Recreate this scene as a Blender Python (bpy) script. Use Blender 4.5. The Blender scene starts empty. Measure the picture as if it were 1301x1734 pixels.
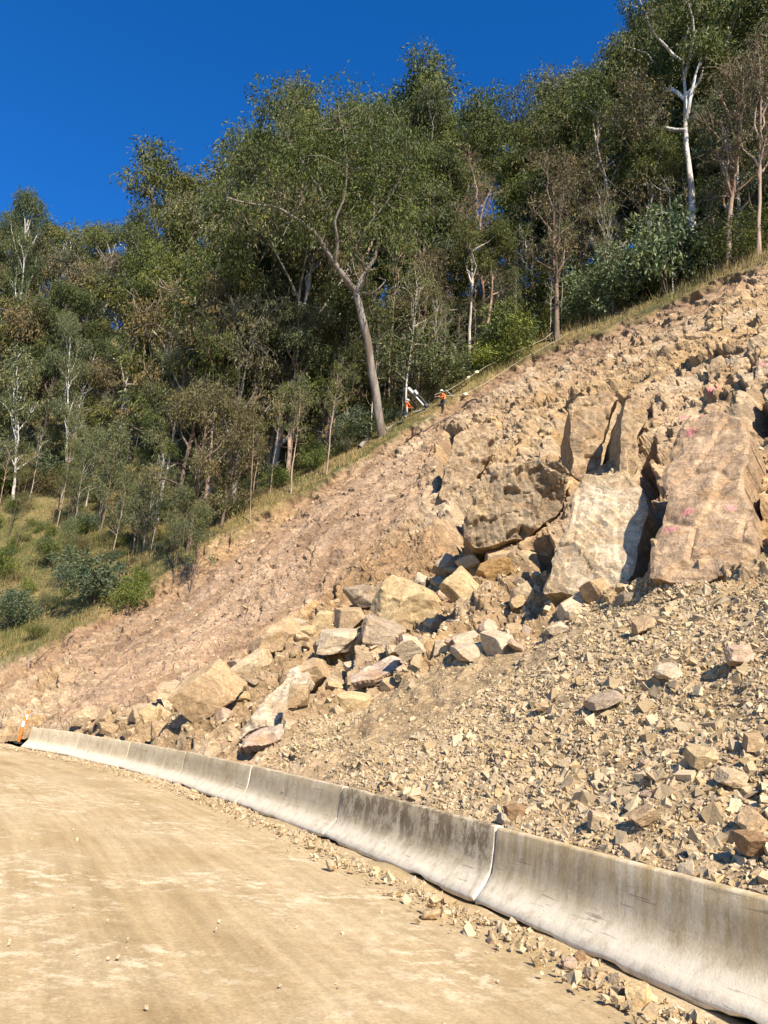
import bpy, bmesh, math, random
import numpy as np
from mathutils import Vector, Matrix, Quaternion

S = bpy.context.scene
COL = S.collection
rad = math.radians

# ------------------------------------------------------------------ camera, sky, sun, exposure
PITCH, ROLL, CAM_H, FPX, PW, PH = 15.6, 4.4, 1.75, 1302.0, 1301.0, 1734.0
_p, _r = rad(PITCH), rad(ROLL)
FWD = np.array([0, math.cos(_p), math.sin(_p)])
_u0 = np.array([0, -math.sin(_p), math.cos(_p)])
_x0 = np.array([1.0, 0, 0])
RGT = _x0 * math.cos(_r) + _u0 * math.sin(_r)
UPV = -_x0 * math.sin(_r) + _u0 * math.cos(_r)
EYE = np.array([0, 0, CAM_H])

cd = bpy.data.cameras.new('camera')
cam = bpy.data.objects.new('camera', cd)
COL.objects.link(cam)
cam.matrix_world = Matrix(((RGT[0], UPV[0], -FWD[0], 0), (RGT[1], UPV[1], -FWD[1], 0), (RGT[2], UPV[2], -FWD[2], CAM_H), (0, 0, 0, 1)))
cd.sensor_fit = 'VERTICAL'
cd.sensor_height = 24.0
cd.lens = 24.0 * FPX / PH
cd.clip_end = 3000
S.camera = cam

SUN_EL, SUN_AZ = 40.0, 156.5          # azimuth clockwise from +Y (the view direction)
sunv = Vector((math.sin(rad(SUN_AZ)) * math.cos(rad(SUN_EL)), math.cos(rad(SUN_AZ)) * math.cos(rad(SUN_EL)), math.sin(rad(SUN_EL))))
W = bpy.data.worlds.new('World')
S.world = W
W.use_nodes = True
nt = W.node_tree
bg = nt.nodes['Background']
sky = nt.nodes.new('ShaderNodeTexSky')
sky.sky_type = 'NISHITA'
sky.sun_disc = False
sky.sun_elevation = rad(SUN_EL)
sky.sun_rotation = rad(SUN_AZ)
sky.altitude = 600
sky.air_density = 0.75
sky.dust_density = 0.0
sky.ozone_density = 4.0
hs = nt.nodes.new('ShaderNodeHueSaturation')
hs.inputs['Saturation'].default_value = 1.3
hs.inputs['Hue'].default_value = 0.507
hs.inputs['Value'].default_value = 1.75
nt.links.new(sky.outputs[0], hs.inputs['Color'])
nt.links.new(hs.outputs[0], bg.inputs['Color'])
bg.inputs['Strength'].default_value = 0.075

sl = bpy.data.lights.new('sun', 'SUN')
sl.energy = 5.0
sl.angle = rad(0.53)
sl.color = (1.0, 0.915, 0.80)
so = bpy.data.objects.new('sun', sl)
COL.objects.link(so)
so.rotation_euler = sunv.to_track_quat('Z', 'Y').to_euler()
so.location = (0, 0, 80)

S.view_settings.view_transform = 'Standard'
S.view_settings.look = 'None'
S.view_settings.gamma = 1.0
S.view_settings.use_curve_mapping = False
S.view_settings.exposure = 0.98
S.render.engine = 'CYCLES'
S.cycles.max_bounces = 5
S.cycles.diffuse_bounces = 3
S.cycles.transmission_bounces = 2
S.cycles.use_denoising = True

# ------------------------------------------------------------------ numpy noise
def _h(ix, iy, iz, k):
    h = (ix.astype(np.int64) * 374761393 + iy.astype(np.int64) * 668265263 + iz * 2147483647 + k * 1274126177) & 0xFFFFFFFF
    h = ((h ^ (h >> 13)) * 1274126177) & 0xFFFFFFFF
    h = ((h ^ (h >> 16)) * 2246822519) & 0xFFFFFFFF
    h = h ^ (h >> 15)
    return (h & 0xFFFFFF) / float(0x1000000)

def vnoise(u, v, k=0):
    iu, iv = np.floor(u), np.floor(v)
    fu, fv = u - iu, v - iv
    fu, fv = fu * fu * (3 - 2 * fu), fv * fv * (3 - 2 * fv)
    a, b = _h(iu, iv, 0, k), _h(iu + 1, iv, 0, k)
    c, d = _h(iu, iv + 1, 0, k), _h(iu + 1, iv + 1, 0, k)
    return (a + (b - a) * fu) * (1 - fv) + (c + (d - c) * fu) * fv

def fbm(u, v, k=0, o=4, g=0.5):
    r, a, n = 0, 1.0, 0
    for i in range(o):
        r = r + a * vnoise(u * 2 ** i + 17.3 * i, v * 2 ** i + 9.1 * i, k + i)
        n += a
        a *= g
    return r / n * 2 - 1

def vnoise3(p, k=0):
    i = np.floor(p)
    f = p - i
    f = f * f * (3 - 2 * f)
    r = 0
    for dx in (0, 1):
        for dy in (0, 1):
            for dz in (0, 1):
                w = (f[:, 0] if dx else 1 - f[:, 0]) * (f[:, 1] if dy else 1 - f[:, 1]) * (f[:, 2] if dz else 1 - f[:, 2])
                r = r + w * _h(i[:, 0] + dx, i[:, 1] + dy, (i[:, 2] + dz).astype(np.int64), k)
    return r * 2 - 1

def facets(u, v, k, tilt=(0.0, 0.0), rnd=0.5, jit=0.9):
    """broken-rock relief: every Voronoi cell is a tilted plate; returns height, per-cell random, distance to the cell's edge"""
    iu, iv = np.floor(u), np.floor(v)
    f1 = np.full(u.shape, 9.0); f2 = np.full(u.shape, 9.0)
    hh = np.zeros(u.shape); idr = np.zeros(u.shape)
    for dx in (-1, 0, 1):
        for dy in (-1, 0, 1):
            cx, cy = iu + dx, iv + dy
            du = u - (cx + 0.5 + jit * (_h(cx, cy, 0, k) - 0.5))
            dv = v - (cy + 0.5 + jit * (_h(cx, cy, 0, k + 1) - 0.5))
            d = du * du + dv * dv
            r1, r2, r3 = _h(cx, cy, 0, k + 2), _h(cx, cy, 0, k + 3), _h(cx, cy, 0, k + 4)
            val = r1 - 0.5 + (tilt[0] + rnd * (r2 - 0.5) * 2) * du + (tilt[1] + rnd * (r3 - 0.5) * 2) * dv
            m = d < f1
            f2 = np.where(m, f1, np.minimum(f2, d))
            hh = np.where(m, val, hh); idr = np.where(m, r1, idr)
            f1 = np.where(m, d, f1)
    return hh, idr, np.sqrt(f2) - np.sqrt(f1)

def sstep(a, b, x):
    k = np.clip((x - a) / (b - a), 0, 1)
    return k * k * (3 - 2 * k)

# ------------------------------------------------------------------ the lie of the land
# t runs along the barrier line (0 at the nearest whole joint, growing away), s to the right of it, up the slope
SEG = 4.235
def heading(t):
    if t < 0:
        return 0.43 + 0.012 * max(t, -8)
    k = max(t / SEG - .5, 0)
    return 0.43 + 0.0505 * k + 0.0041 * k * (k - 1) if k < 7 else min(0.956 + (k - 7) * 0.06, 1.3)

def _curve():
    st, o = 0.25, np.array([1.245, 8.81])
    f, A, t = [o], [heading(0)], 0.0
    while t < 170:
        a = heading(t + st / 2); f.append(f[-1] + st * np.array([-math.sin(a), math.cos(a)])); t += st; A.append(heading(t))
    b, B, t, p = [], [], 0.0, o
    while t > -60:
        a = heading(t - st / 2); p = p - st * np.array([-math.sin(a), math.cos(a)]); t -= st; b.append(p); B.append(heading(t))
    return np.array(b[::-1] + f), np.arange(len(b) + len(f)) * st - len(b) * st, np.array(B[::-1] + A)
CP, CT, CA = _curve()

def xy_of(s, t):
    a = np.interp(t, CT, CA)
    return np.interp(t, CT, CP[:, 0]) + s * np.cos(a), np.interp(t, CT, CP[:, 1]) + s * np.sin(a)

def st_of(xy):
    d = ((xy[:, None, :] - CP[None]) ** 2).sum(2)
    i = d.argmin(1)
    a = CA[i]; q = xy - CP[i]
    return q[:, 0] * np.cos(a) + q[:, 1] * np.sin(a), CT[i] - q[:, 0] * np.sin(a) + q[:, 1] * np.cos(a)

PA = np.array([(-90, 0), (.1, 0), (.3, .55), (.6, .72), (8.5, 5.9), (11, 8.4), (16, 13.5), (30, 26.3), (38, 34.2), (44, 38), (60, 48), (90, 65), (200, 75)])
PB = np.array([(-90, 0), (.1, 0), (3, 1.7), (10, 6.8), (25, 19.5), (40, 33.5), (62, 54), (90, 76), (200, 110)])
# edge of the cut: t of the edge at a given s, and s of the edge at a given t
EDGE = np.array([(-60, 35.4), (12, 35.3), (18, 35.1), (21.9, 34.8), (24.6, 34.2), (26.0, 33.6), (26.6, 32), (27.1, 29.5), (27.8, 26.8), (28.8, 24.8), (29.3, 22), (29.8, 19), (30.4, 16.9), (31, 15.4), (32.5, 12.8), (33.3, 10.5), (34.3, 8.9), (34.7, 6.4), (35.2, 5), (35.8, 4), (37, 2.2), (42, 1.2), (170, .8)])
def edge_s(t): return np.interp(t, EDGE[:, 0], EDGE[:, 1])
def edge_t(s): return np.interp(s, EDGE[4:, 1][::-1], EDGE[4:, 0][::-1])

def z_of(s, t):
    s, t = np.asarray(s, float), np.asarray(t, float)
    w = np.maximum(sstep(.3, 10.0, t - edge_t(s)), sstep(24.8, 27.5, t) * sstep(6, .6, s))
    return np.interp(s, PA[:, 0], PA[:, 1]) * (1 - w) + np.interp(s, PB[:, 0], PB[:, 1]) * w

def ray(px, py):
    d = FWD + RGT * (px - PW / 2) / FPX - UPV * (py - PH / 2) / FPX
    return d

_KS = np.concatenate([np.arange(3, 30, .25), np.arange(30, 140, .5)])
def hit(px, py):
    """point of the land seen through a photo pixel: xyz, s, t"""
    d = ray(px, py)
    P = EYE + d * _KS[:, None]
    s, t = st_of(P[:, :2])
    b = P[:, 2] < z_of(s, t)
    i = int(b.argmax()) if b.any() else len(_KS) - 1
    lo, hi = _KS[max(i - 1, 0)], _KS[i]
    ks = np.linspace(lo, hi, 12)
    P = EYE + d * ks[:, None]
    s, t = st_of(P[:, :2])
    b = P[:, 2] < z_of(s, t)
    j = int(b.argmax()) if b.any() else 11
    return P[j], float(s[j]), float(t[j])

def px_per_m(P):
    return FPX / float((np.asarray(P) - EYE) @ FWD)

def st_poly(pts):
    return np.array([hit(x, y)[1:] for x, y in pts])

def in_poly(s, t, poly):
    ins = np.zeros(s.shape, bool)
    n = len(poly)
    for i in range(n):
        (x1, y1), (x2, y2) = poly[i], poly[(i + 1) % n]
        c = ((y1 > t) != (y2 > t))
        with np.errstate(divide='ignore', invalid='ignore'):
            ins ^= c & (s < (x2 - x1) * (t - y1) / (y2 - y1 + 1e-12) + x1)
    return ins

def dist_poly(s, t, poly):
    best = np.full(s.shape, 1e9)
    n = len(poly)
    for i in range(n):
        a, b = np.array(poly[i]), np.array(poly[(i + 1) % n])
        ab = b - a
        k = np.clip(((s - a[0]) * ab[0] + (t - a[1]) * ab[1]) / (ab @ ab + 1e-9), 0, 1)
        best = np.minimum(best, np.hypot(s - a[0] - k * ab[0], t - a[1] - k * ab[1]))
    return best

# ------------------------------------------------------------------ object helpers
def props(o, label=None, cat=None, group=None, kind=None):
    if label: o['label'] = label; o['kind'] = 'thing'
    if cat: o['category'] = cat
    if group: o['group'] = group
    if kind: o['kind'] = kind
    return o

def link(name, data, parent=None):
    o = bpy.data.objects.new(name, data)
    COL.objects.link(o)
    if parent is not None: o.parent = parent
    return o

def empty(name, loc, label, cat, group=None):
    o = link(name, None)
    o.empty_display_size = 0.3
    o.location = loc
    return props(o, label, cat, group)

def mesh_np(name, V, F, mat=None, col=None, smooth=False):
    """V (n,3), F (m,3|4) int; col (n,3)"""
    V = np.ascontiguousarray(V, np.float32); F = np.ascontiguousarray(F, np.int32)
    me = bpy.data.meshes.new(name)
    m, k = F.shape
    me.vertices.add(len(V)); me.vertices.foreach_set('co', V.ravel())
    me.loops.add(m * k); me.loops.foreach_set('vertex_index', F.ravel())
    me.polygons.add(m); me.polygons.foreach_set('loop_start', np.arange(m, dtype=np.int32) * k)
    me.polygons.foreach_set('use_smooth', np.full(m, smooth))
    if col is not None:
        a = me.attributes.new('Col', 'FLOAT_COLOR', 'POINT')
        c = np.ones((len(V), 4), np.float32); c[:, :3] = col
        a.data.foreach_set('color', c.ravel())
    me.update(calc_edges=True)
    if mat: me.materials.append(mat)
    return me

def lerp3(a, b, w):
    return np.asarray(a)[None] * (1 - w)[:, None] + np.asarray(b)[None] * w[:, None]

def mixc(c, col, w):
    return c * (1 - w)[:, None] + np.asarray(col)[None] * w[:, None]

# ------------------------------------------------------------------ materials
def new_mat(name):
    m = bpy.data.materials.new(name)
    m.use_nodes = True
    n, l = m.node_tree.nodes, m.node_tree.links
    b = n['Principled BSDF']
    b.inputs['Roughness'].default_value = 0.9
    b.inputs['Specular IOR Level'].default_value = 0.15
    return m, n, l, b

def N(n, t, **kw):
    o = n.new(t)
    for k, v in kw.items(): setattr(o, k, v)
    return o

def noise(n, l, vec, scale, detail=5, rough=0.6):
    x = n.new('ShaderNodeTexNoise')
    x.inputs['Scale'].default_value = scale; x.inputs['Detail'].default_value = detail; x.inputs['Roughness'].default_value = rough
    if vec is not None: l.new(vec, x.inputs['Vector'])
    return x.outputs['Fac']

def ramp(n, l, fac, stops):
    r = n.new('ShaderNodeValToRGB')
    e = r.color_ramp.elements
    while len(e) < len(stops): e.new(0.5)
    for q, (p, c) in zip(e, stops):
        q.position = p; q.color = (*c, 1) if len(c) == 3 else c
    l.new(fac, r.inputs['Fac'])
    return r.outputs['Color']

def mix(n, l, fac, a, b, mode='MIX'):
    m = n.new('ShaderNodeMix'); m.data_type = 'RGBA'; m.blend_type = mode
    for sock, v in ((m.inputs[0], fac), (m.inputs[6], a), (m.inputs[7], b)):
        if hasattr(v, 'links'): l.new(v, sock)
        elif isinstance(v, (int, float)): sock.default_value = v
        else: sock.default_value = (*v, 1)
    return m.outputs[2]

def bump(n, l, h, b, strength, dist, prev=None):
    x = n.new('ShaderNodeBump'); x.inputs['Strength'].default_value = strength; x.inputs['Distance'].default_value = dist
    l.new(h, x.inputs['Height'])
    if prev is not None: l.new(prev, x.inputs['Normal'])
    return x.outputs['Normal']

def mapping(n, l, vec, scale=(1, 1, 1), rot=(0, 0, 0)):
    m = n.new('ShaderNodeMapping'); m.inputs['Scale'].default_value = scale; m.inputs['Rotation'].default_value = rot
    l.new(vec, m.inputs['Vector'])
    return m.outputs[0]

def rock_mat(name, base=None, strata=True, lo=0.62, hi=1.22, bs=0.5, scale=1.0, crack=0.0):
    """earth and rock: colour from the mesh (or BASE), mottled, with fine relief"""
    m, n, l, b = new_mat(name)
    tc = n.new('ShaderNodeTexCoord').outputs['Object']
    if base is None:
        c = N(n, 'ShaderNodeAttribute', attribute_name='Col').outputs['Color']
    else:
        oi = n.new('ShaderNodeObjectInfo')
        a = N(n, 'ShaderNodeAttribute', attribute_name='tint', attribute_type='OBJECT').outputs['Color']
        c = a if base == 'tint' else ramp(n, l, oi.outputs['Random'], base)
    n1 = noise(n, l, tc, 2.2 * scale, 6, 0.65)
    c = mix(n, l, 1.0, c, ramp(n, l, n1, [(0.25, (lo,) * 3), (0.75, (hi, hi * .985, hi * .95))]), 'MULTIPLY')
    n2 = noise(n, l, tc, 19 * scale, 4, 0.7)
    c = mix(n, l, 1.0, c, ramp(n, l, n2, [(0.3, (0.78, 0.76, 0.74)), (0.7, (1.14, 1.13, 1.1))]), 'MULTIPLY')
    wv_ = n.new('ShaderNodeVectorMath'); wv_.operation = 'MULTIPLY_ADD'; wv_.inputs[1].default_value = (.35,) * 3
    nz = n.new('ShaderNodeTexNoise'); nz.inputs['Scale'].default_value = 1.7 * scale; nz.inputs['Detail'].default_value = 3
    l.new(tc, nz.inputs['Vector']); l.new(nz.outputs['Color'], wv_.inputs[0]); l.new(tc, wv_.inputs[2])
    steps = []
    for sc_, rt in ((2.3, (.5, .3, .2)), (6.5, (.2, .6, .9))):
        mp = mapping(n, l, wv_.outputs[0], (sc_ * scale, sc_ * scale * .75, sc_ * scale * 1.9), rt)
        vo = n.new('ShaderNodeTexVoronoi'); vo.inputs['Scale'].default_value = 1.0; l.new(mp, vo.inputs['Vector'])
        bw = n.new('ShaderNodeRGBToBW'); l.new(vo.outputs['Color'], bw.inputs[0]); steps.append(bw.outputs[0])
        ve = n.new('ShaderNodeTexVoronoi'); ve.feature = 'DISTANCE_TO_EDGE'; ve.inputs['Scale'].default_value = 1.0; l.new(mp, ve.inputs['Vector'])
        if crack:
            mk = n.new('ShaderNodeMath'); mk.operation = 'MULTIPLY'
            l.new(ramp(n, l, ve.outputs['Distance'], [(.012, (crack,) * 3), (.05, (0, 0, 0))]), mk.inputs[0]); l.new(ramp(n, l, n1, [(.42, (0, 0, 0)), (.58, (1, 1, 1))]), mk.inputs[1])
            c = mix(n, l, mk.outputs[0], c, (.10, .06, .03))
            c = mix(n, l, .55, c, mix(n, l, 1.0, c, ramp(n, l, bw.outputs[0], [(.2, (.72, .70, .68)), (.8, (1.2, 1.2, 1.2))]), 'MULTIPLY'))
    if strata:                                     # iron staining along the bedding
        w = noise(n, l, mapping(n, l, tc, (1.2 * scale, 1.2 * scale, 6 * scale), (0.5, 0.35, 0)), 1.0, 5, 0.6)
        c = mix(n, l, ramp(n, l, w, [(0.52, (0, 0, 0)), (0.72, (.5, .5, .5))]), c, (0.36, 0.20, 0.08))
    l.new(c, b.inputs['Base Color'])
    nb = bump(n, l, n1, b, bs, 0.25 / scale)
    nb = bump(n, l, n2, b, bs, 0.05 / scale, nb)
    if crack:
        nb = bump(n, l, steps[0], b, .5, 0.12 / scale, nb); nb = bump(n, l, steps[1], b, .5, 0.05 / scale, nb)
    l.new(nb, b.inputs['Normal'])
    return m

MAT = {}
MAT['slope'] = rock_mat('cut_slope_rock', strata=False, crack=.55)
MAT['gravel'] = rock_mat('gravel_stone', strata=False, lo=.8, hi=1.15, bs=.3, scale=3)
MAT['rock'] = rock_mat('broken_rock', 'tint', lo=.72, hi=1.18, bs=.35, scale=1.6, crack=.35)
MAT['outcrop'] = rock_mat('outcrop_rock', strata=True, lo=.68, hi=1.16, bs=.5, crack=.34)

def leaf_mat():
    m, n, l, b = new_mat('gum_leaves')
    a = N(n, 'ShaderNodeAttribute', attribute_name='Col').outputs['Color']
    t = N(n, 'ShaderNodeAttribute', attribute_name='tint', attribute_type='OBJECT').outputs['Color']
    c = mix(n, l, 1.0, a, t, 'MULTIPLY')
    l.new(c, b.inputs['Base Color'])
    b.inputs['Roughness'].default_value = 0.55
    b.inputs['Specular IOR Level'].default_value = 0.22
    tr = n.new('ShaderNodeBsdfTranslucent')
    l.new(mix(n, l, 1.0, c, (1.3, 1.35, .7), 'MULTIPLY'), tr.inputs['Color'])
    ms = n.new('ShaderNodeMixShader'); ms.inputs[0].default_value = 0.15
    l.new(b.outputs[0], ms.inputs[1]); l.new(tr.outputs[0], ms.inputs[2])
    l.new(ms.outputs[0], n['Material Output'].inputs['Surface'])
    return m
MAT['leaf'] = leaf_mat()

def bark_mat():
    m, n, l, b = new_mat('gum_bark')
    tc = n.new('ShaderNodeTexCoord').outputs['Object']
    t = N(n, 'ShaderNodeAttribute', attribute_name='tint', attribute_type='OBJECT').outputs['Color']
    w = noise(n, l, mapping(n, l, tc, (5, 5, .7)), 1.0, 6, .65)
    c = mix(n, l, 1.0, t, ramp(n, l, w, [(.3, (.45, .42, .4)), (.7, (1.25, 1.22, 1.2))]), 'MULTIPLY')
    w2 = noise(n, l, mapping(n, l, tc, (1, 1, .3)), .9, 3, .5)
    c = mix(n, l, ramp(n, l, w2, [(.52, (0, 0, 0)), (.62, (.8, .8, .8))]), c, mix(n, l, 1.0, t, (.45, .36, .3), 'MULTIPLY'))
    l.new(c, b.inputs['Base Color'])
    l.new(bump(n, l, w, b, .6, .05), b.inputs['Normal'])
    return m
MAT['bark'] = bark_mat()

def flat_mat(name, col, rough=.7, var=.25, scale=6, metal=0.0):
    m, n, l, b = new_mat(name)
    tc = n.new('ShaderNodeTexCoord').outputs['Object']
    w = noise(n, l, tc, scale, 5, .65)
    k = tuple(1 - var for _ in range(3)); h = tuple(1 + var * .5 for _ in range(3))
    l.new(mix(n, l, 1.0, col, ramp(n, l, w, [(.3, k), (.7, h)]), 'MULTIPLY'), b.inputs['Base Color'])
    b.inputs['Roughness'].default_value = rough; b.inputs['Metallic'].default_value = metal
    l.new(bump(n, l, w, b, .15, .02), b.inputs['Normal'])
    return m

def road_mat():
    m, n, l, b = new_mat('packed_dirt')
    tc = n.new('ShaderNodeTexCoord').outputs['Object']
    big = noise(n, l, mapping(n, l, tc, (1, .8, 1), (0, 0, -.45)), .55, 5, .55)
    stc = N(n, 'ShaderNodeAttribute', attribute_name='Col').outputs['Vector']
    track = noise(n, l, mapping(n, l, stc, (1.5, .07, 1)), 1.0, 5, .6)
    fine_t = noise(n, l, mapping(n, l, stc, (9, .5, 1)), 1.0, 5, .65)
    c = ramp(n, l, track, [(.34, (.33, .235, .118)), (.5, (.43, .315, .165)), (.66, (.50, .38, .21))])
    c = mix(n, l, ramp(n, l, big, [(.42, (0, 0, 0)), (.66, (.7, .7, .7))]), c, (.54, .42, .255))
    c = mix(n, l, 1.0, c, ramp(n, l, fine_t, [(.34, (.86, .85, .83)), (.66, (1.09, 1.09, 1.08))]), 'MULTIPLY')
    # pale scuffed crust, broken up
    sc = noise(n, l, mapping(n, l, tc, (1, 1.25, 1), (0, 0, .45)), 3.4, 12, .8)
    sm = noise(n, l, tc, .42, 3, .5)
    mm = n.new('ShaderNodeMath'); mm.operation = 'MULTIPLY'
    l.new(ramp(n, l, sc, [(.50, (0, 0, 0)), (.58, (1, 1, 1))]), mm.inputs[0]); l.new(ramp(n, l, sm, [(.44, (0, 0, 0)), (.58, (.9, .9, .9))]), mm.inputs[1])
    c = mix(n, l, mm.outputs[0], c, (.70, .585, .39))
    f = noise(n, l, tc, 30, 6, .8)
    c = mix(n, l, 1.0, c, ramp(n, l, f, [(.32, (.72, .70, .67)), (.68, (1.17, 1.17, 1.15))]), 'MULTIPLY')
    g = noise(n, l, mapping(n, l, tc, (1, 1.3, 1)), 5.5, 7, .75)
    c = mix(n, l, 1.0, c, ramp(n, l, g, [(.35, (.90, .885, .87)), (.65, (1.07, 1.07, 1.065))]), 'MULTIPLY')
    vo = n.new('ShaderNodeTexVoronoi'); vo.inputs['Scale'].default_value = 22
    l.new(tc, vo.inputs['Vector'])
    sp = ramp(n, l, vo.outputs['Distance'], [(.07, (.55, .55, .55)), (.13, (0, 0, 0))])
    c = mix(n, l, sp, c, (.68, .57, .4))
    l.new(c, b.inputs['Base Color'])
    nb = bump(n, l, sc, b, .5, .02)
    nb = bump(n, l, f, b, .5, .006, nb)
    l.new(nb, b.inputs['Normal'])
    return m
MAT['road'] = road_mat()

def ground_mat():
    m, n, l, b = new_mat('hillside_grass_soil')
    tc = n.new('ShaderNodeTexCoord').outputs['Object']
    a = noise(n, l, tc, .35, 5, .6); f = noise(n, l, tc, 5, 5, .7)
    c = ramp(n, l, a, [(.3, (.07, .075, .025)), (.48, (.14, .12, .045)), (.6, (.22, .17, .07)), (.75, (.12, .125, .035))])
    c = mix(n, l, 1.0, c, ramp(n, l, f, [(.3, (.6, .6, .6)), (.7, (1.3, 1.3, 1.25))]), 'MULTIPLY')
    l.new(c, b.inputs['Base Color'])
    l.new(bump(n, l, f, b, .8, .15), b.inputs['Normal'])
    return m
MAT['hill'] = ground_mat()

def concrete_mat():
    m, n, l, b = new_mat('barrier_concrete')
    tc = n.new('ShaderNodeTexCoord').outputs['Object']
    sep = n.new('ShaderNodeSeparateXYZ'); l.new(tc, sep.inputs[0])
    oi = n.new('ShaderNodeObjectInfo')
    off = n.new('ShaderNodeVectorMath'); off.operation = 'ADD'
    cmb = n.new('ShaderNodeCombineXYZ')
    mu = n.new('ShaderNodeMath'); mu.operation = 'MULTIPLY'; mu.inputs[1].default_value = 37
    l.new(oi.outputs['Random'], mu.inputs[0])
    for i in range(3): l.new(mu.outputs[0], cmb.inputs[i])
    l.new(tc, off.inputs[0]); l.new(cmb.outputs[0], off.inputs[1])
    v = off.outputs[0]
    def attr(k): return N(n, 'ShaderNodeAttribute', attribute_name=k, attribute_type='OBJECT').outputs['Fac']
    base = noise(n, l, v, 1.6, 6, .65)
    c = ramp(n, l, base, [(.3, (.45, .355, .215)), (.5, (.58, .475, .305)), (.7, (.65, .55, .375))])
    fine = noise(n, l, v, 34, 5, .75)
    c = mix(n, l, 1.0, c, ramp(n, l, fine, [(.3, (.84, .83, .82)), (.68, (1.08, 1.08, 1.07))]), 'MULTIPLY')
    c = mix(n, l, 1.0, c, ramp(n, l, oi.outputs['Random'], [(0, (.88, .88, .87)), (1, (1.14, 1.13, 1.11))]), 'MULTIPLY')
    c = mix(n, l, ramp(n, l, sep.outputs['Z'], [(.25, (.75, .75, .75)), (.36, (0, 0, 0))]), c, (.74, .635, .46))  # sunlight on the sloping foot put into the colour: paler low down
    def mul(a, b_):
        x = n.new('ShaderNodeMath'); x.operation = 'MULTIPLY'
        for i, q in enumerate((a, b_)):
            if hasattr(q, 'links'): l.new(q, x.inputs[i])
            else: x.inputs[i].default_value = q
        return x.outputs[0]
    # rust-brown runs down the face
    st = noise(n, l, mapping(n, l, v, (1, 2.4, .2)), 2.0, 9, .75)
    hz = ramp(n, l, sep.outputs['Z'], [(.18, (0, 0, 0)), (.55, (1, 1, 1))])
    c = mix(n, l, mul(mul(ramp(n, l, st, [(.42, (0, 0, 0)), (.62, (.9, .9, .9))]), hz), attr('stain')), c, (.42, .28, .11))
    # grey-brown mud film with worn-off patches
    mf = noise(n, l, mapping(n, l, v, (1, 1.2, .8)), 3.4, 11, .78)
    c = mix(n, l, mul(mul(ramp(n, l, mf, [(.47, (1, 1, 1)), (.53, (0, 0, 0))]), hz), attr('mud')), c, (.25, .185, .105))
    # pale scrapes
    sc = noise(n, l, mapping(n, l, v, (1, .5, 5), (.5, 0, 0)), 3.0, 6, .7)
    c = mix(n, l, ramp(n, l, sc, [(.66, (0, 0, 0)), (.70, (.35, .35, .35))]), c, (.74, .70, .62))
    # rubbed pale lips at the two ends
    ab = n.new('ShaderNodeMath'); ab.operation = 'ABSOLUTE'; l.new(sep.outputs['Y'], ab.inputs[0])
    en = n.new('ShaderNodeMath'); en.operation = 'MULTIPLY_ADD'; en.inputs[1].default_value = 1; en.inputs[2].default_value = 0
    l.new(ab.outputs[0], en.inputs[0])
    wob = n.new('ShaderNodeMath'); wob.operation = 'MULTIPLY_ADD'; wob.inputs[1].default_value = .08
    l.new(base, wob.inputs[0]); l.new(en.outputs[0], wob.inputs[2])
    mr = n.new('ShaderNodeMapRange'); mr.inputs[1].default_value = 2.118; mr.inputs[2].default_value = 2.135
    l.new(wob.outputs[0], mr.inputs[0])
    c = mix(n, l, mul(mr.outputs[0], .3), c, (.76, .73, .66))
    # road dust at the very foot
    ft = ramp(n, l, sep.outputs['Z'], [(.02, (.7, .7, .7)), (.10, (0, 0, 0))])
    c = mix(n, l, mul(ft, base), c, (.40, .29, .155))
    # gouges and scratches running along the face
    for rot, sc_ in (((.35, 0, 0), (.6, 1.1, 26)), ((-.9, 0, 0), (.6, 1.3, 30))):
        g = noise(n, l, mapping(n, l, v, sc_, rot), 1.0, 3, .5)
        c = mix(n, l, mul(ramp(n, l, g, [(.672, (0, 0, 0)), (.69, (.6, .6, .6))]), ramp(n, l, base, [(.42, (0, 0, 0)), (.56, (1, 1, 1))])), c, (.22, .17, .11))
    bl = noise(n, l, mapping(n, l, v, (1, 1, .6)), 6.5, 8, .75)
    c = mix(n, l, 1.0, c, ramp(n, l, bl, [(.34, (.74, .71, .66)), (.5, (1, 1, 1)), (.66, (1.08, 1.07, 1.06))]), 'MULTIPLY')
    pit = n.new('ShaderNodeTexVoronoi'); pit.inputs['Scale'].default_value = 26; l.new(v, pit.inputs['Vector'])
    c = mix(n, l, mul(ramp(n, l, pit.outputs['Distance'], [(.10, (.8, .8, .8)), (.16, (0, 0, 0))]), ramp(n, l, bl, [(.5, (0, 0, 0)), (.6, (1, 1, 1))])), c, (.2, .165, .12))
    l.new(c, b.inputs['Base Color'])
    b.inputs['Roughness'].default_value = .85
    nb = bump(n, l, fine, b, .35, .008)
    nb = bump(n, l, mf, b, .4, .02, nb)
    l.new(nb, b.inputs['Normal'])
    return m
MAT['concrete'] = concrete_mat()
MAT['grass'] = rock_mat('grass_blades', strata=False, lo=.9, hi=1.1, bs=0)

# ------------------------------------------------------------------ structure: ground, road, cut slope, hillside
g = mesh_np('ground', [(-1500, -1500, -.35), (1500, -1500, -.35), (1500, 1500, -.35), (-1500, 1500, -.35)], [(0, 1, 2, 3)], MAT['hill'])
props(link('ground', g), kind='structure')

def grid_faces(nu, nv):
    i = np.arange(nu * nv).reshape(nu, nv)
    return np.stack([i[:-1, :-1], i[1:, :-1], i[1:, 1:], i[:-1, 1:]], -1).reshape(-1, 4)

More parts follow.
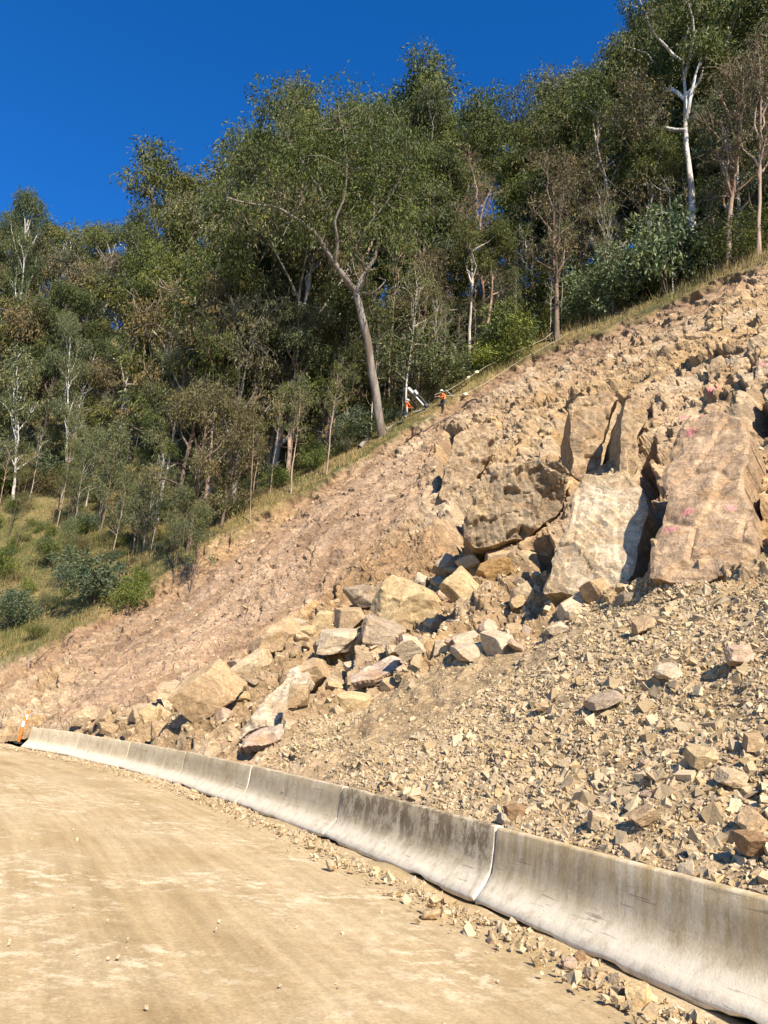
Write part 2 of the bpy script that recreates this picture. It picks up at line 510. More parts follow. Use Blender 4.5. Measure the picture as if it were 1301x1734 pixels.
def build_road():
    t = np.concatenate([np.arange(-16, 14, .12), np.arange(14, 80, .35)])
    s = np.concatenate([np.arange(-16, -7, .4), np.arange(-7, .46, .1)])
    T, Sg = np.meshgrid(t, s, indexing='ij')
    x, y = xy_of(Sg, T)
    z = .02 * fbm(x * .35, y * .35, 3, 3) + .007 * fbm(x * 1.6, y * 1.6, 5, 4)
    z += .035 * np.exp(-((Sg + 2.3) / .35) ** 2) * fbm(T * .3, Sg * 0, 9, 2) - .03 * np.exp(-((Sg + 3.2) / .4) ** 2) - .03 * np.exp(-((Sg + 5.0) / .4) ** 2)
    z += np.exp(-((Sg + .02) / .22) ** 2) * (.07 + .09 * fbm(T * .7, Sg * 2, 21, 4))
    z -= .12 * sstep(30, 60, T) * 0
    V = np.stack([x, y, z - .02], -1).reshape(-1, 3)
    st = np.stack([Sg.ravel(), T.ravel(), 0 * T.ravel()], -1)
    props(link('road', mesh_np('road', V, grid_faces(*T.shape), MAT['road'], st, smooth=True)), kind='structure')
    return T, Sg
build_road()

# palette of base colours
C_TAN, C_TALUS, C_SOIL, C_PINK, C_GREY = (.42, .29, .165), (.37, .26, .14), (.22, .135, .075), (.42, .29, .19), (.26, .20, .135)
C_PALE, C_OCHRE, C_STRAW, C_GREEN = (.53, .42, .285), (.46, .285, .11), (.25, .19, .08), (.10, .105, .035)

R_TALUS = st_poly([(470, 1275), (520, 1235), (640, 1160), (800, 1105), (900, 1085), (960, 1040), (1120, 1015), (1301, 1005), (1600, 1000), (1600, 1900), (900, 1600)])
R_FALL = st_poly([(110, 1235), (330, 1180), (430, 1120), (540, 1050), (640, 1010), (760, 950), (860, 930), (930, 990), (1060, 985), (1110, 1020), (1000, 1060), (880, 1100), (760, 1130), (640, 1170), (520, 1240), (420, 1280), (250, 1262)])
R_BAND = st_poly([(560, 1260), (700, 1160), (860, 1100), (960, 1090), (860, 1160), (680, 1265)])           # bare fine soil down the talus
R_PINK = st_poly([(60, 1240), (130, 1110), (300, 1000), (470, 900), (640, 790), (760, 740), (700, 880), (560, 1010), (420, 1120), (220, 1215)])
R_GULLY = st_poly([(520, 1020), (600, 930), (700, 880), (760, 900), (800, 950), (720, 975), (640, 1010), (560, 1050)])
R_FACE = st_poly([(960, 660), (1120, 660), (1301, 600), (1450, 620), (1450, 990), (1200, 1000), (1090, 990), (1060, 800), (960, 800)])
R_YELLOW = st_poly([(780, 690), (1301, 460), (1500, 500), (1500, 780), (1100, 1000), (900, 760)])
PINKS = [(512, 1083, .18), (1228, 688, .17), (1188, 703, .15), (1172, 733, .15), (1240, 862, .16), (1165, 877, .14), (1140, 902, .13), (394, 1068, .2), (1296, 617, .15)]
CARVE = [([(735, 935), (768, 850), (800, 830), (806, 905), (790, 935)], 2.2, .22), ([(930, 790), (938, 730), (972, 690), (985, 700), (975, 800)], 2.0, .2),
         ([(1012, 800), (1020, 735), (1045, 672), (1066, 668), (1060, 800)], 2.8, .2), ([(1078, 990), (1090, 880), (1084, 790), (1118, 770), (1125, 860), (1100, 985)], 3.0, .2),
         ([(1078, 745), (1090, 680), (1112, 690), (1110, 745)], 1.9, .2), ([(915, 995), (905, 935), (940, 920), (955, 990)], 1.4, .2),
         ([(745, 770), (760, 725), (785, 735), (800, 800), (770, 845), (745, 830)], 1.3, .2), ([(545, 1020), (555, 985), (572, 990), (560, 1040)], 1.1, .15),
         ([(1190, 635), (1215, 600), (1240, 640), (1225, 660)], 1.5, .2), ([(1255, 655), (1262, 610), (1295, 620), (1290, 660)], 1.5, .2),
         ([(1275, 905), (1278, 850), (1298, 850), (1300, 905)], 1.4, .2), ([(1278, 745), (1290, 690), (1310, 690), (1310, 745)], 1.4, .2),
         ([(405, 1140), (412, 1100), (445, 1100), (440, 1140)], 1.1, .15)]

def cut_surface():
    dt = lambda t: .053 if t < 14 else .053 + (t - 14) * .0027
    t = [-10.0]
    while t[-1] < 52: t.append(t[-1] + dt(t[-1]))
    s = [.26]
    while s[-1] < 45: s.append(s[-1] + (.052 if s[-1] < 9 else .052 + (s[-1] - 9) * .0012))
    t, s = np.array(t), np.array(s)
    T, Sg = np.meshgrid(t, s, indexing='ij')
    shp = T.shape
    T, Sg = T.ravel(), Sg.ravel()
    wu, wv = fbm(T * .35, Sg * .35, 11, 3), fbm(T * .35 + 50, Sg * .35, 12, 3)
    w2 = fbm(T * 1.7, Sg * 1.7, 13, 3)
    tw, sw = T + wu * 1.0 + w2 * .22, Sg + wv * 1.0 + w2 * .22
    e = np.minimum((edge_s(T) - Sg) * .6, (edge_t(np.clip(Sg, 2, 34.2)) - T + 100 * (Sg > 34.2))) + w2 * .95 + wu * 1.1 + .35 * fbm(T * 4, Sg * 4, 14, 2)   # >0 inside the cut
    cut = sstep(-.4, .5, e)
    tal = sstep(-.5, .6, np.where(in_poly(Sg + w2 * .35, T + wu * .6, R_TALUS), 1, -1) * dist_poly(Sg, T, R_TALUS))
    soil = sstep(4.2, .6, e + fbm(T * .8, Sg * .3, 15, 3) * 1.8) * (1 - tal)
    pk = sstep(-1.2, 1.2, np.where(in_poly(Sg, T, R_PINK), 1, -1) * dist_poly(Sg, T, R_PINK) + wu * 1.2)
    gl = sstep(-.8, .8, np.where(in_poly(Sg, T, R_GULLY), 1, -1) * dist_poly(Sg, T, R_GULLY) + wu * .8)
    fac = sstep(-.6, .6, np.where(in_poly(Sg, T, R_FACE), 1, -1) * dist_poly(Sg, T, R_FACE) + wu * .5)
    rock = (1 - tal) * cut * (1 - .75 * soil) * (1 - .6 * gl) * (1 - .25 * pk) * (1 - .35 * sstep(.0, .5, wv) * (1 - fac))
    # joints: coarse blocks, plates drawn out up the slope, small chips
    h1, i1, e1 = facets(tw / 2.6, (sw + .3 * tw) / 4.2, 101, (.6, -.1), .35)
    h2, i2, e2 = facets((tw + .25 * sw) / .85, (sw - .2 * tw) / 1.5, 201, (.65, -.15), .4)
    g2, j2, f2 = facets((tw + .15 * sw) / .8, (sw - .1 * tw) / 3.2, 251, (.6, -.2), .45)
    h2, i2, e2 = h2 * (1 - pk) + g2 * pk, np.where(pk > .5, j2, i2), e2 * (1 - pk) + f2 * pk
    h3, i3, e3 = facets((tw + .3 * sw) / .3, sw / .5, 301, (.5, -.3), .7)
    h5, i5, e5 = facets((tw + .4 * sw) / .62, (sw - .15 * tw) / 2.3, 351, (.95, -.1), .4)
    h4, i4, e4 = facets(T / .13 + w2 * 2, Sg / .17, 401, (.3, -.2), .8)
    far = sstep(6, 16, T)
    d = rock * (h1 * (.5 - .25 * pk + .3 * fac) + h2 * (.36 - .10 * pk) * (.5 + sstep(-.3, .4, wu)) + h5 * .34 * (1 - pk * .55) * sstep(-.35, .2, wv + .5 * w2) + h3 * (.15 - .08 * pk) + h4 * (.05 - .02 * pk))
    d -= rock * .10 * sstep(.07, .0, e5) * (1 - pk * .5)
    d -= rock * (.2 * sstep(.09, .0, e1) * (1 - pk * .6) + .12 * sstep(.1, 0, e2) * sstep(-.1, .3, w2 + wu))
    d += cut * .16 * fbm(T * .9, Sg * .7, 31, 4) + .035 * fbm(T * 4.5, Sg * 4.5, 33, 3)
    d += tal * (.10 * fbm(T * .5, Sg * .3, 41, 3) + .05 * h3 + .035 * h4)
    d += soil * cut * (.12 * h2 + .06 * h3)
    d += cut * pk * .34 * fbm(T * 1.15, Sg * .10, 36, 3)
    d += .3 * fbm(T * .13, Sg * .13, 37, 2) * sstep(1, 4, Sg)
    # lip of turf standing over the cut
    d += (.42 + .3 * wv) * sstep(.45, -.1, e) * sstep(12, 1, -e) * sstep(3, 7, Sg)
    for pts, dep, soft in CARVE:
        pl = st_poly(pts)
        m = (np.abs(T - pl[:, 1].mean()) < 6) & (np.abs(Sg - pl[:, 0].mean()) < 8)
        sd = np.where(in_poly(Sg[m], T[m], pl), 1, -1) * dist_poly(Sg[m], T[m], pl)
        mk = sstep(-soft * .3, soft, sd + w2[m] * .12)
        d[m] = d[m] * (1 - .8 * mk) - dep * mk
    fine = cut * (1 - tal) * (1 - .5 * soil) * (1 - .4 * sstep(-.1, .4, wv)) * (h3 * (.13 - .07 * pk) + h4 * (.05 - .02 * pk)) + rock * h5 * .18
    d2 = d.reshape(shp); b2 = d2.copy()
    b2[1:-1, 1:-1] = (d2[1:-1, 1:-1] * 2 + d2[:-2, 1:-1] + d2[2:, 1:-1] + d2[1:-1, :-2] + d2[1:-1, 2:]) / 6
    d = b2.ravel() + fine
    d *= sstep(.25, 1.2, Sg) * .85 + .15
    z = z_of(Sg, T)
    sl = (z_of(Sg + .3, T) - z_of(Sg - .3, T)) / .6
    sl = np.clip(sl, 0, 1.3)
    a = np.interp(T, CT, CA)
    nn = np.sqrt(1 + sl * sl)
    x, y = xy_of(Sg, T)
    x -= d * sl / nn * np.cos(a); y -= d * sl / nn * np.sin(a); z = z + d / nn
    rim = (T < -9.4) | (T > 51.2) | (Sg > 44.2)
    z = np.where(rim, z - 3, z)
    V = np.stack([x, y, z], -1)
    # colours of the material itself
    n1, n2 = fbm(T * .22, Sg * .22, 51, 4), fbm(T * 1.3, Sg * .5, 53, 4)
    c = lerp3(C_TAN, C_PALE, np.clip(.3 + 1.0 * (i2 - .5) + .6 * n1, 0, 1))
    c = mixc(c, C_OCHRE, np.clip(sstep(.05, .5, n1 + .5 * (i1 - .5)) * .55, 0, 1))
    c = mixc(c, C_GREY, sstep(.12, .5, n2 * .8 + .5 * (i3 - .5)) * .45)
    c = mixc(c, C_PINK, pk * .75)
    c = mixc(c, C_SOIL, pk * sstep(.0, .4, fbm(T * 1.1, Sg * .22, 57, 4) + .35 * (i2 - .5)) * .55)
    c = mixc(c, (.33, .205, .10), gl * .8)
    c = mixc(c, (.31, .195, .115), soil * sstep(-.5, .35, n2 + .25) * .85)
    fl = sstep(-.3, .5, np.where(in_poly(Sg + w2 * .4, T + wu * .5, R_FALL), 1, -1) * dist_poly(Sg, T, R_FALL))
    c = mixc(c, (.31, .215, .115), fl * (.45 + .4 * sstep(-.2, .3, n2)))
    tc_ = lerp3(C_TALUS, (.46, .34, .195), np.clip(.5 + n1 + .4 * n2, 0, 1))
    c = c * (1 - tal)[:, None] + tc_ * tal[:, None]
    c *= (.9 + .25 * (i3 - .5) + .18 * (i4 - .5))[:, None]
    nat = lerp3(C_STRAW, C_GREEN, sstep(-.35, .3, fbm(T * .25, Sg * .25, 61, 4)))
    nat *= (1 + .4 * fbm(T * 3, Sg * 3, 63, 3))[:, None]
    foot = sstep(6, 1, Sg + n1 * 3) * sstep(26, 32, T)
    nat = mixc(nat, (.46, .35, .21), foot)
    c = c * cut[:, None] + nat * (1 - cut)[:, None]
    for px, py, r in PINKS:
        p, s0, t0 = hit(px, py)
        q = np.hypot(Sg - s0, (T - t0) * 1.2) + fbm(T * 6, Sg * 6, 71, 3) * .16
        c = mixc(c, (.78, .22, .27), sstep(r, r * .4, q) * .8)
    me = mesh_np('cut_slope', V, grid_faces(*shp), MAT['slope'], np.clip(c, .02, .9))
    props(link('cut_slope', me), kind='structure')
    return V.reshape(shp + (3,)), t, s, cut.reshape(shp), tal.reshape(shp)
SURF, GT, GS, CUTM, TALM = cut_surface()

def surf(s, t):
    """point on the finished slope (arrays ok)"""
    i = np.clip(np.searchsorted(GT, t), 0, len(GT) - 1); j = np.clip(np.searchsorted(GS, s), 0, len(GS) - 1)
    return SURF[i, j]

def on_patch(s, t): return (t > -9.2) & (t < 51) & (s > .27) & (s < 44)

def build_hill():
    t = np.concatenate([np.arange(-58, -10, 2.0), np.arange(-10, 110, 1.0), np.arange(110, 166, 3.0)]); s = np.concatenate([np.arange(.3, 70, 1.0), np.arange(70, 200, 5.0)])
    T, Sg = np.meshgrid(t, s, indexing='ij')
    x, y = xy_of(Sg, T)
    z = z_of(Sg, T) + .5 * fbm(T * .13, Sg * .13, 37, 2) * sstep(1, 4, Sg) + .2 * fbm(T * .4, Sg * .4, 81, 3) * sstep(1, 4, Sg)
    ins = (T > -8.6) & (T < 50.5) & (Sg < 42.5)
    z = np.where(ins, z - 4, z)
    V = np.stack([x, y, z], -1).reshape(-1, 3)
    props(link('hillside', mesh_np('hillside', V, grid_faces(*T.shape), MAT['hill'], smooth=True)), kind='structure')
build_hill()

def land(s, t):
    s, t = np.atleast_1d(np.asarray(s, float)), np.atleast_1d(np.asarray(t, float))
    x, y = xy_of(s, t)
    P = np.stack([x, y, z_of(s, t)], -1)
    m = on_patch(s, t)
    if m.any(): P[m] = surf(s[m], t[m])
    return P


# ------------------------------------------------------------------ concrete barriers
def build_barrier(k, label, stain, mud):
    rng = np.random.default_rng(500 + k)
    t0, t1 = k * SEG, (k + 1) * SEG
    a0, a1 = np.array(xy_of(0, t0)), np.array(xy_of(0, t1))
    L = float(np.hypot(*(a1 - a0))) - (.03 if k < 2 else .06)
    prof = [(.04, .0), (.0, .035), (-.005, .095), (.06, .165), (.145, .26), (.20, .345), (.222, .44), (.24, .62), (.252, .775), (.264, .795), (.31, .80), (.358, .795), (.372, .775), (.41, .5), (.435, .385), (.6, .10), (.6, .0)]
    ys = np.concatenate([[-L / 2, -L / 2 + .012], np.linspace(-L / 2 + .1, L / 2 - .1, 40), [L / 2 - .012, L / 2]])
    n, m = len(ys), len(prof)
    V = np.zeros((n, m, 3))
    for j, (px_, pz) in enumerate(prof):
        V[:, j, 0] = px_; V[:, j, 2] = pz; V[:, j, 1] = ys
    for e in (0, n - 1):                                    # chamfered ends
        V[e, :, 0] += (.3 - V[e, :, 0]) * .018; V[e, 9:13, 2] -= .006
    q = V.reshape(-1, 3)
    nz = vnoise3(q * np.array([9, 2.2, 9]) + k * 31, 7)
    V[:, :, 0] += (.004 * nz).reshape(n, m)
    edge = np.array([vnoise(ys * 2.3 + k * 11, ys * 0 + .5, 3), vnoise(ys * 6 + k * 5, ys * 0 + .5, 4)])
    chip = np.clip(edge[1] - .62, 0, 1) * .12
    V[:, 8:13, 2] -= chip[:, None]
    und = np.round(np.clip(edge[0] - .5, 0, 1) * 5) / 5 * .14 + .02 * edge[1]                # worn foot, gaps under it
    V[:, 0, 2] += und; V[:, 1, 2] += und * .9; V[:, 2, 2] += und * .25; V[:, 0, 0] += .1
    F = grid_faces(n, m)
    caps = []
    base = n * m
    q = V.reshape(-1, 3)
    # end caps as fans round a centre point
    ce = np.array([[.3, ys[0], .3], [.3, ys[-1], .3]])
    q = np.vstack([q, ce])
    for j in range(m - 1):
        caps.append((j + 1, j, base, base)); caps.append(((n - 1) * m + j, (n - 1) * m + j + 1, base + 1, base + 1))
    bm = bmesh.new()
    vs = [bm.verts.new(v) for v in q]
    for f in F: bm.faces.new([vs[i] for i in f])
    for f in caps: bm.faces.new([vs[f[0]], vs[f[1]], vs[f[2]]])
    bmesh.ops.recalc_face_normals(bm, faces=bm.faces)
    for f in bm.faces: f.smooth = abs(f.normal.y) < .5
    me = bpy.data.meshes.new('concrete_barrier'); bm.to_mesh(me); bm.free()
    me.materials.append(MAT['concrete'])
    o = link('concrete_barrier', me)
    mid = (a0 + a1) / 2
    ang = math.atan2(-(a1 - a0)[0], (a1 - a0)[1])
    o.location = (mid[0] + rng.uniform(-.008, .008), mid[1], .01 + rng.uniform(-.012, .012))
    o.rotation_euler = (rng.uniform(-.006, .006), rng.uniform(-.02, .02), ang + rng.uniform(-.004, .004))
    o['stain'] = float(stain); o['mud'] = float(mud)
    props(o, label, 'barrier', 'concrete barriers along the road edge')

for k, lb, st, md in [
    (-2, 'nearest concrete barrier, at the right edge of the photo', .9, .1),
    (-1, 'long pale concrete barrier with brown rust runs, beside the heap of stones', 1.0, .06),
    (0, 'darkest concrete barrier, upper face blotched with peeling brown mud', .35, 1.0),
    (1, 'concrete barrier with a sunlit pale foot, next beyond the mud-blotched one', .3, .12),
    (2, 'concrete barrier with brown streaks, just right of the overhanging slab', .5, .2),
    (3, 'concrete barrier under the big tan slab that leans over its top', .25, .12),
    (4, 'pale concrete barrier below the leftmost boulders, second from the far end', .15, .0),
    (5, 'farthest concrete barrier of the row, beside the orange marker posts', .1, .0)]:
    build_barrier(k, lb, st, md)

# ------------------------------------------------------------------ rocks
_ICO = {}
def ico(k):
    if k not in _ICO:
        bm = bmesh.new(); bmesh.ops.create_icosphere(bm, subdivisions=k, radius=1.0)
        _ICO[k] = (np.array([v.co for v in bm.verts]), np.array([[v.index for v in f.verts] for f in bm.faces])); bm.free()
    return _ICO[k]

def rock_mesh(seed, dims=(1, 1, 1), n=14, cuts=2, rough=.02, block=.6):
    """angular broken rock: a ball split off along random fracture planes, then roughened; unit size times dims, centred"""
    rng = np.random.default_rng(seed)
    P, F = ico({0: 2, 1: 3, 2: 3, 3: 4, 4: 5}[cuts])
    P = P * 1.5
    R = np.linalg.qr(rng.normal(size=(3, 3)))[0] * .35 + np.eye(3)
    pl = [R[i] / np.linalg.norm(R[i]) * sg for i in range(3) for sg in (-1, 1)]
    off = list(rng.uniform(.62, .95, 6))
    for _ in range(n):
        d = rng.normal(size=3); pl.append(d / np.linalg.norm(d)); off.append(rng.uniform(.78, 1.12))
    for it in range(2):
        for d, o in zip(pl, off):
            e = P @ d - o
            P = P - np.where(e > 0, e, 0)[:, None] * d
    nr = P / np.linalg.norm(P, axis=1)[:, None]
    bed = rng.normal(size=3); bed /= np.linalg.norm(bed)
    lay = (P @ bed) * rng.uniform(2.5, 4.5) + .35 * vnoise3(P * 1.6, seed)
    led = (_h(np.floor(lay), np.floor(1.2 * vnoise3(P * 1.8 + 9, seed + 3)), 0, seed) - .5) * (vnoise3(P * 1.1 + 4, seed + 8) > -.1)
    P = P + nr * (rough * (1.3 * vnoise3(P * 2.2 + seed, seed) + .8 * vnoise3(P * 7 + seed, seed + 1)) + rough * 2.2 * led)[:, None]
    P -= (P.max(0) + P.min(0)) / 2
    P = P / (P.max(0) - P.min(0)) * np.array(dims)
    return mesh_np('rock', P, F)

T_PALE, T_TAN, T_OCH, T_PINK, T_GREY, T_ORG, T_BRN, T_WHITE = (.51, .395, .25), (.46, .33, .19), (.50, .375, .205), (.49, .36, .255), (.38, .30, .21), (.44, .27, .11), (.30, .19, .10), (.53, .43, .295)

def boulder(px, py, w, h, ang, dep, tint, label, seed, name='boulder', cat='boulder', group=None, lift=.18, n=20, cuts=4, block=.6, rough=.02):
    P, s, t = hit(px, py + h * .25)
    P = land(s, t)[0] if on_patch(s, t) else P
    k = px_per_m(P)
    W_, H_ = w / k, h / k
    D_ = dep * min(W_, H_) if dep < 0 else dep * max(W_, H_)
    a = rad(ang)
    X = RGT * math.cos(a) + UPV * math.sin(a); Y = -RGT * math.sin(a) + UPV * math.cos(a); Z = -FWD
    me = rock_mesh(seed, (W_, H_, abs(D_)), n, cuts, rough, block)
    me.name = name; me.materials.append(MAT['rock'])
    o = link(name, me)
    hd = heading(t)
    nrm = np.array([-math.cos(hd) * .6, -math.sin(hd) * .6, .8])
    c = P + UPV * (h * .25 / k) + nrm * lift * abs(D_)
    gap = .62 + .42 * min(W_, H_) - s                # keep clear of the barrier's back
    if gap > 0 and t < 26 and lift < .5: c = c + gap * np.array([math.cos(hd), math.sin(hd), .55])
    o.matrix_world = Matrix(((X[0], Y[0], Z[0], c[0]), (X[1], Y[1], Z[1], c[1]), (X[2], Y[2], Z[2], c[2]), (0, 0, 0, 1)))
    o['tint'] = (*tint, 1.0)
    return props(o, label, cat, group)

BOULDERS = [
    (697, 1034, 124, 92, -6, .85, T_OCH, 'largest yellow boulder in the middle of the rockfall'),
    (632, 1032, 82, 50, 12, .8, T_GREY, 'jagged grey boulder wedged against the left side of the largest yellow boulder'),
    (584, 1048, 62, 30, 14, .9, T_PALE, 'flat pale yellow rock lying on top of the left arm of the rockfall'),
    (559, 1072, 38, 38, 0, .9, T_OCH, 'small squarish ochre rock with shaded left side, under the flat pale yellow rock'),
    (603, 1072, 54, 40, -8, .8, T_TAN, 'tan pointed rock below the jagged grey boulder'),
    (656, 1088, 76, 46, -18, .8, T_GREY, 'layered grey-tan rock in the shade under the largest yellow boulder'),
    (702, 1122, 50, 44, 20, .8, T_WHITE, 'off-white rock at the lower right end of the smooth pinkish slab'),
    (726, 1092, 58, 30, -10, .8, T_TAN, 'tan rock directly below the largest yellow boulder'),
    (797, 1030, 72, 66, -25, .9, T_OCH, 'second yellow boulder with a pale top, right of the largest one'),
    (856, 1007, 64, 38, 16, .8, T_ORG, 'flat orange-brown boulder right of the second yellow boulder'),
    (891, 1022, 38, 46, 30, .8, T_PALE, 'pale angular rock right of the flat orange-brown boulder'),
    (582, 1110, 76, 42, 10, .8, T_WHITE, 'whitish rock with a pink tinge at the left of the rockfall'),
    (520, 1158, 84, 60, 32, .7, T_TAN, 'tan slab standing on edge above the long white ridge slab'),
    (430, 1150, 76, 44, 30, .8, T_PALE, 'pale block beside the upper left of the long white slab'),
    (493, 1233, 42, 24, 0, .8, T_PALE, 'small pale rock at the right end of the low pinkish slab'),
    (305, 1192, 72, 36, -6, .8, T_PALE, 'pale rock left of the big flat tan slab'),
    (146, 1220, 42, 32, 12, .9, T_PALE, 'leftmost boulder behind the far barriers, shaded underneath'),
    (186, 1216, 50, 30, -22, .8, T_TAN, 'tilted boulder with a dark crack beside the leftmost boulder'),
    (182, 1240, 36, 24, 0, .8, T_TAN, 'small rock against the barrier below the tilted boulder'),
    (250, 1214, 66, 34, 6, .8, T_PALE, 'broad pale rock midway between the leftmost boulder and the big flat tan slab'),
    (278, 1242, 48, 32, -10, .8, T_TAN, 'tan rock at the foot of the big flat tan slab, on its left'),
    (226, 1236, 42, 26, 12, .8, T_TAN, 'small tan rock behind the barrier below the broad pale rock'),
    (365, 1166, 56, 22, -5, .8, T_TAN, 'thin rock lying above the big flat tan slab'),
    (432, 1096, 56, 42, 22, .9, T_PALE, 'pale yellow block hanging over a dark hollow at the left of the rockfall'),
    (484, 1112, 92, 56, 30, .7, T_TAN, 'broad tan slab right of the pale yellow block over the hollow'),
    (556, 1150, 44, 46, 60, .7, T_GREY, 'upright rock with a black shaded face, left end of the smooth pinkish slab'),
    (518, 1208, 44, 40, 20, .8, T_TAN, 'tan rock below the slab standing on edge'),
    (760, 970, 44, 36, 60, .8, T_GREY, 'grey upright rock at the top left of the rockfall'),
    (802, 975, 40, 26, 8, .8, T_PALE, 'pale rock right of the grey upright rock'),
    (846, 957, 56, 46, 20, .8, T_TAN, 'tan rock under the layered brown outcrop'),
    (889, 947, 42, 40, 10, .9, T_OCH, 'rounded ochre rock just left of the leaning pale slab'),
    (832, 990, 46, 22, 4, .8, T_TAN, 'thin tan rock above the second yellow boulder'),
    (752, 1104, 46, 32, 24, .8, T_PALE, 'pale rock right of the off-white rock'),
    (796, 1096, 50, 32, 18, .8, T_WHITE, 'whitish rock below the second yellow boulder'),
    (836, 1074, 54, 32, 14, .8, T_PALE, 'pale slab below the flat orange-brown boulder'),
    (868, 1058, 38, 26, -10, .8, T_TAN, 'tan rock right of the pale slab under the orange-brown boulder'),
    (945, 1066, 42, 22, 14, .8, T_WHITE, 'white flake of rock in front of the leaning pale slab'),
    (776, 742, 42, 40, 25, .8, T_BRN, 'brown boulder stuck in the bank below the two workers'),
    (1028, 1203, 66, 20, 18, .8, T_GREY, 'long grey sliver of rock lying across the gravel slope'),
    (1138, 1156, 48, 24, 8, .8, T_WHITE, 'single pale flat rock high on the gravel slope'),
    (1256, 1130, 48, 36, 10, .9, T_PINK, 'pinkish rock near the right edge, high on the gravel slope'),
    (1103, 1080, 50, 26, 28, .8, T_TAN, 'tan rock just under the outcrop, above the pale flat rock'),
    (1196, 1297, 46, 36, 20, .9, T_OCH, 'yellow rock on the gravel near the right edge'),
    (1242, 1325, 50, 26, 0, .8, T_PALE, 'pale block right of and below the yellow rock on the gravel'),
    (1282, 1430, 60, 46, 10, .9, T_BRN, 'dark brown rock at the right edge low on the gravel slope'),
    (1010, 1393, 34, 36, 70, .8, T_PALE, 'upright pale rock low on the gravel just behind the barrier'),
    (1100, 1396, 52, 28, 22, .8, T_TAN, 'tan slab low on the gravel, right of the upright pale rock'),
    (1167, 1445, 26, 18, 0, .9, T_PALE, 'lone pale stone on bare soil behind the nearest barriers'),
    (872, 1374, 38, 30, 10, .8, T_BRN, 'reddish brown rock just behind the barrier joint'),
    (850, 1390, 26, 22, 0, .9, T_WHITE, 'white stone perched at the barrier joint'),
    (1283, 1262, 42, 30, 12, .9, T_TAN, 'tan rock at the right edge above the yellow rock'),
    (1270, 1385, 54, 34, 20, .9, T_TAN, 'tan rock just above the dark brown rock at the right edge'),
    (925, 1215, 26, 18, 5, .9, T_TAN, 'single tan stone in the middle of the gravel slope'),
]
for i, (x, y, w, h, a, dp, ti, lb) in enumerate(BOULDERS):
    slab = 'slab' in lb
    boulder(x, y, w, h, a, dp, ti, lb, 1000 + i * 7, 'rock_slab' if slab else ('boulder' if 'boulder' in lb else 'rock'),
            'rock slab' if slab else ('boulder' if 'boulder' in lb else 'rock'), cuts=4 if w > 60 else 3, n=10 if slab else 14, rough=.02)

def road_stone(px, py, w, h, tint, label, seed):
    d = ray(px, py + h * .35); P = EYE + d * (-(CAM_H - .03) / d[2])
    k = px_per_m(P)
    me = rock_mesh(seed, (w / k, w / k * .8, h / k * 1.15), 12, 1, .02)
    me.materials.append(MAT['rock'])
    o = link('stone', me)
    o.location = (P[0], P[1], h / k * .42); o.rotation_euler = (0, 0, seed * 1.7)
    o['tint'] = (*tint, 1.0)
    props(o, label, 'stone')
for i, (x, y, w, h, ti, lb) in enumerate([
    (1082, 1680, 44, 30, T_OCH, 'largest yellowish stone on the road at the foot of the nearest pale barrier'),
    (1041, 1655, 24, 26, T_PALE, 'upright pale stone against the barrier foot, next to the largest yellowish stone'),
    (1020, 1650, 22, 16, T_TAN, 'small tan stone between the upright pale stone and the grey one'),
    (1000, 1644, 24, 20, T_GREY, 'grey stone in the heap at the barrier foot'),
    (984, 1618, 28, 20, T_BRN, 'reddish stone touching the barrier at the back of the heap'),
    (965, 1628, 26, 18, T_PINK, 'pinkish stone at the front left of the heap by the barrier'),
    (941, 1612, 20, 12, T_PALE, 'small pale stone at the left end of the heap by the barrier'),
    (730, 1543, 36, 16, T_TAN, 'flat tan stone lying alone on the road below the mud-blotched barrier'),
    (560, 1462, 22, 14, T_PALE, 'pale stone on the road edge below the joint left of the mud-blotched barrier'),
    (834, 1576, 16, 10, T_TAN, 'tiny tan stone on the road beyond the flat tan stone'),
    (1138, 1712, 20, 16, T_TAN, 'stone on the road right of the largest yellowish stone')]):
    road_stone(x, y, w, h, ti, lb, 2000 + i)

# broken rock scattered over the fall: up to 300 single stones sharing a dozen shapes
SHAPES = []
for i in range(14):
    rg = np.random.default_rng(3000 + i)
    me = rock_mesh(3000 + i, (1, rg.uniform(.5, .85), rg.uniform(.25, .45) if i % 2 else rg.uniform(.45, .75)), 12, 0, .02)
    me.materials.append(MAT['rock']); me.name = 'broken_stone'
    SHAPES.append(me)
R_LOWER = st_poly([(880, 1330), (1301, 1230), (1420, 1450), (1250, 1470), (1010, 1420), (850, 1385)])
def scatter(poly, n, rng, extra=None):
    lo, hi = poly.min(0), poly.max(0)
    out = np.zeros((0, 2))
    while len(out) < n:
        q = rng.uniform(lo, hi, (n * 3, 2))
        q = q[in_poly(q[:, 0], q[:, 1], poly) & on_patch(q[:, 0], q[:, 1])]
        if extra is not None: q = q[extra(q)]
        out = np.vstack([out, q])
    return out[:n]
def singles(poly, n, seed, lo, hi, label, group, tints, pw=2.2):
    rng = np.random.default_rng(seed)
    q = scatter(poly, n, rng, lambda q: q[:, 0] > 1.15)
    P = land(q[:, 0], q[:, 1])
    for p in P:
        sz = lo + (hi - lo) * rng.random() ** pw
        o = link('broken_stone', SHAPES[rng.integers(len(SHAPES))])
        o.scale = (sz, sz, sz); o.location = (p[0], p[1], p[2] + sz * .12)
        o.rotation_euler = (rng.uniform(-.7, .7), rng.uniform(-.7, .7), rng.uniform(0, 6.28))
        c = np.array(tints[rng.integers(len(tints))]) * rng.uniform(.85, 1.12)
        o['tint'] = (*map(float, c), 1.0)
        props(o, label, 'stone', group)
TT = [T_PALE, T_TAN, T_TAN, T_OCH, T_PINK, T_WHITE, T_GREY]
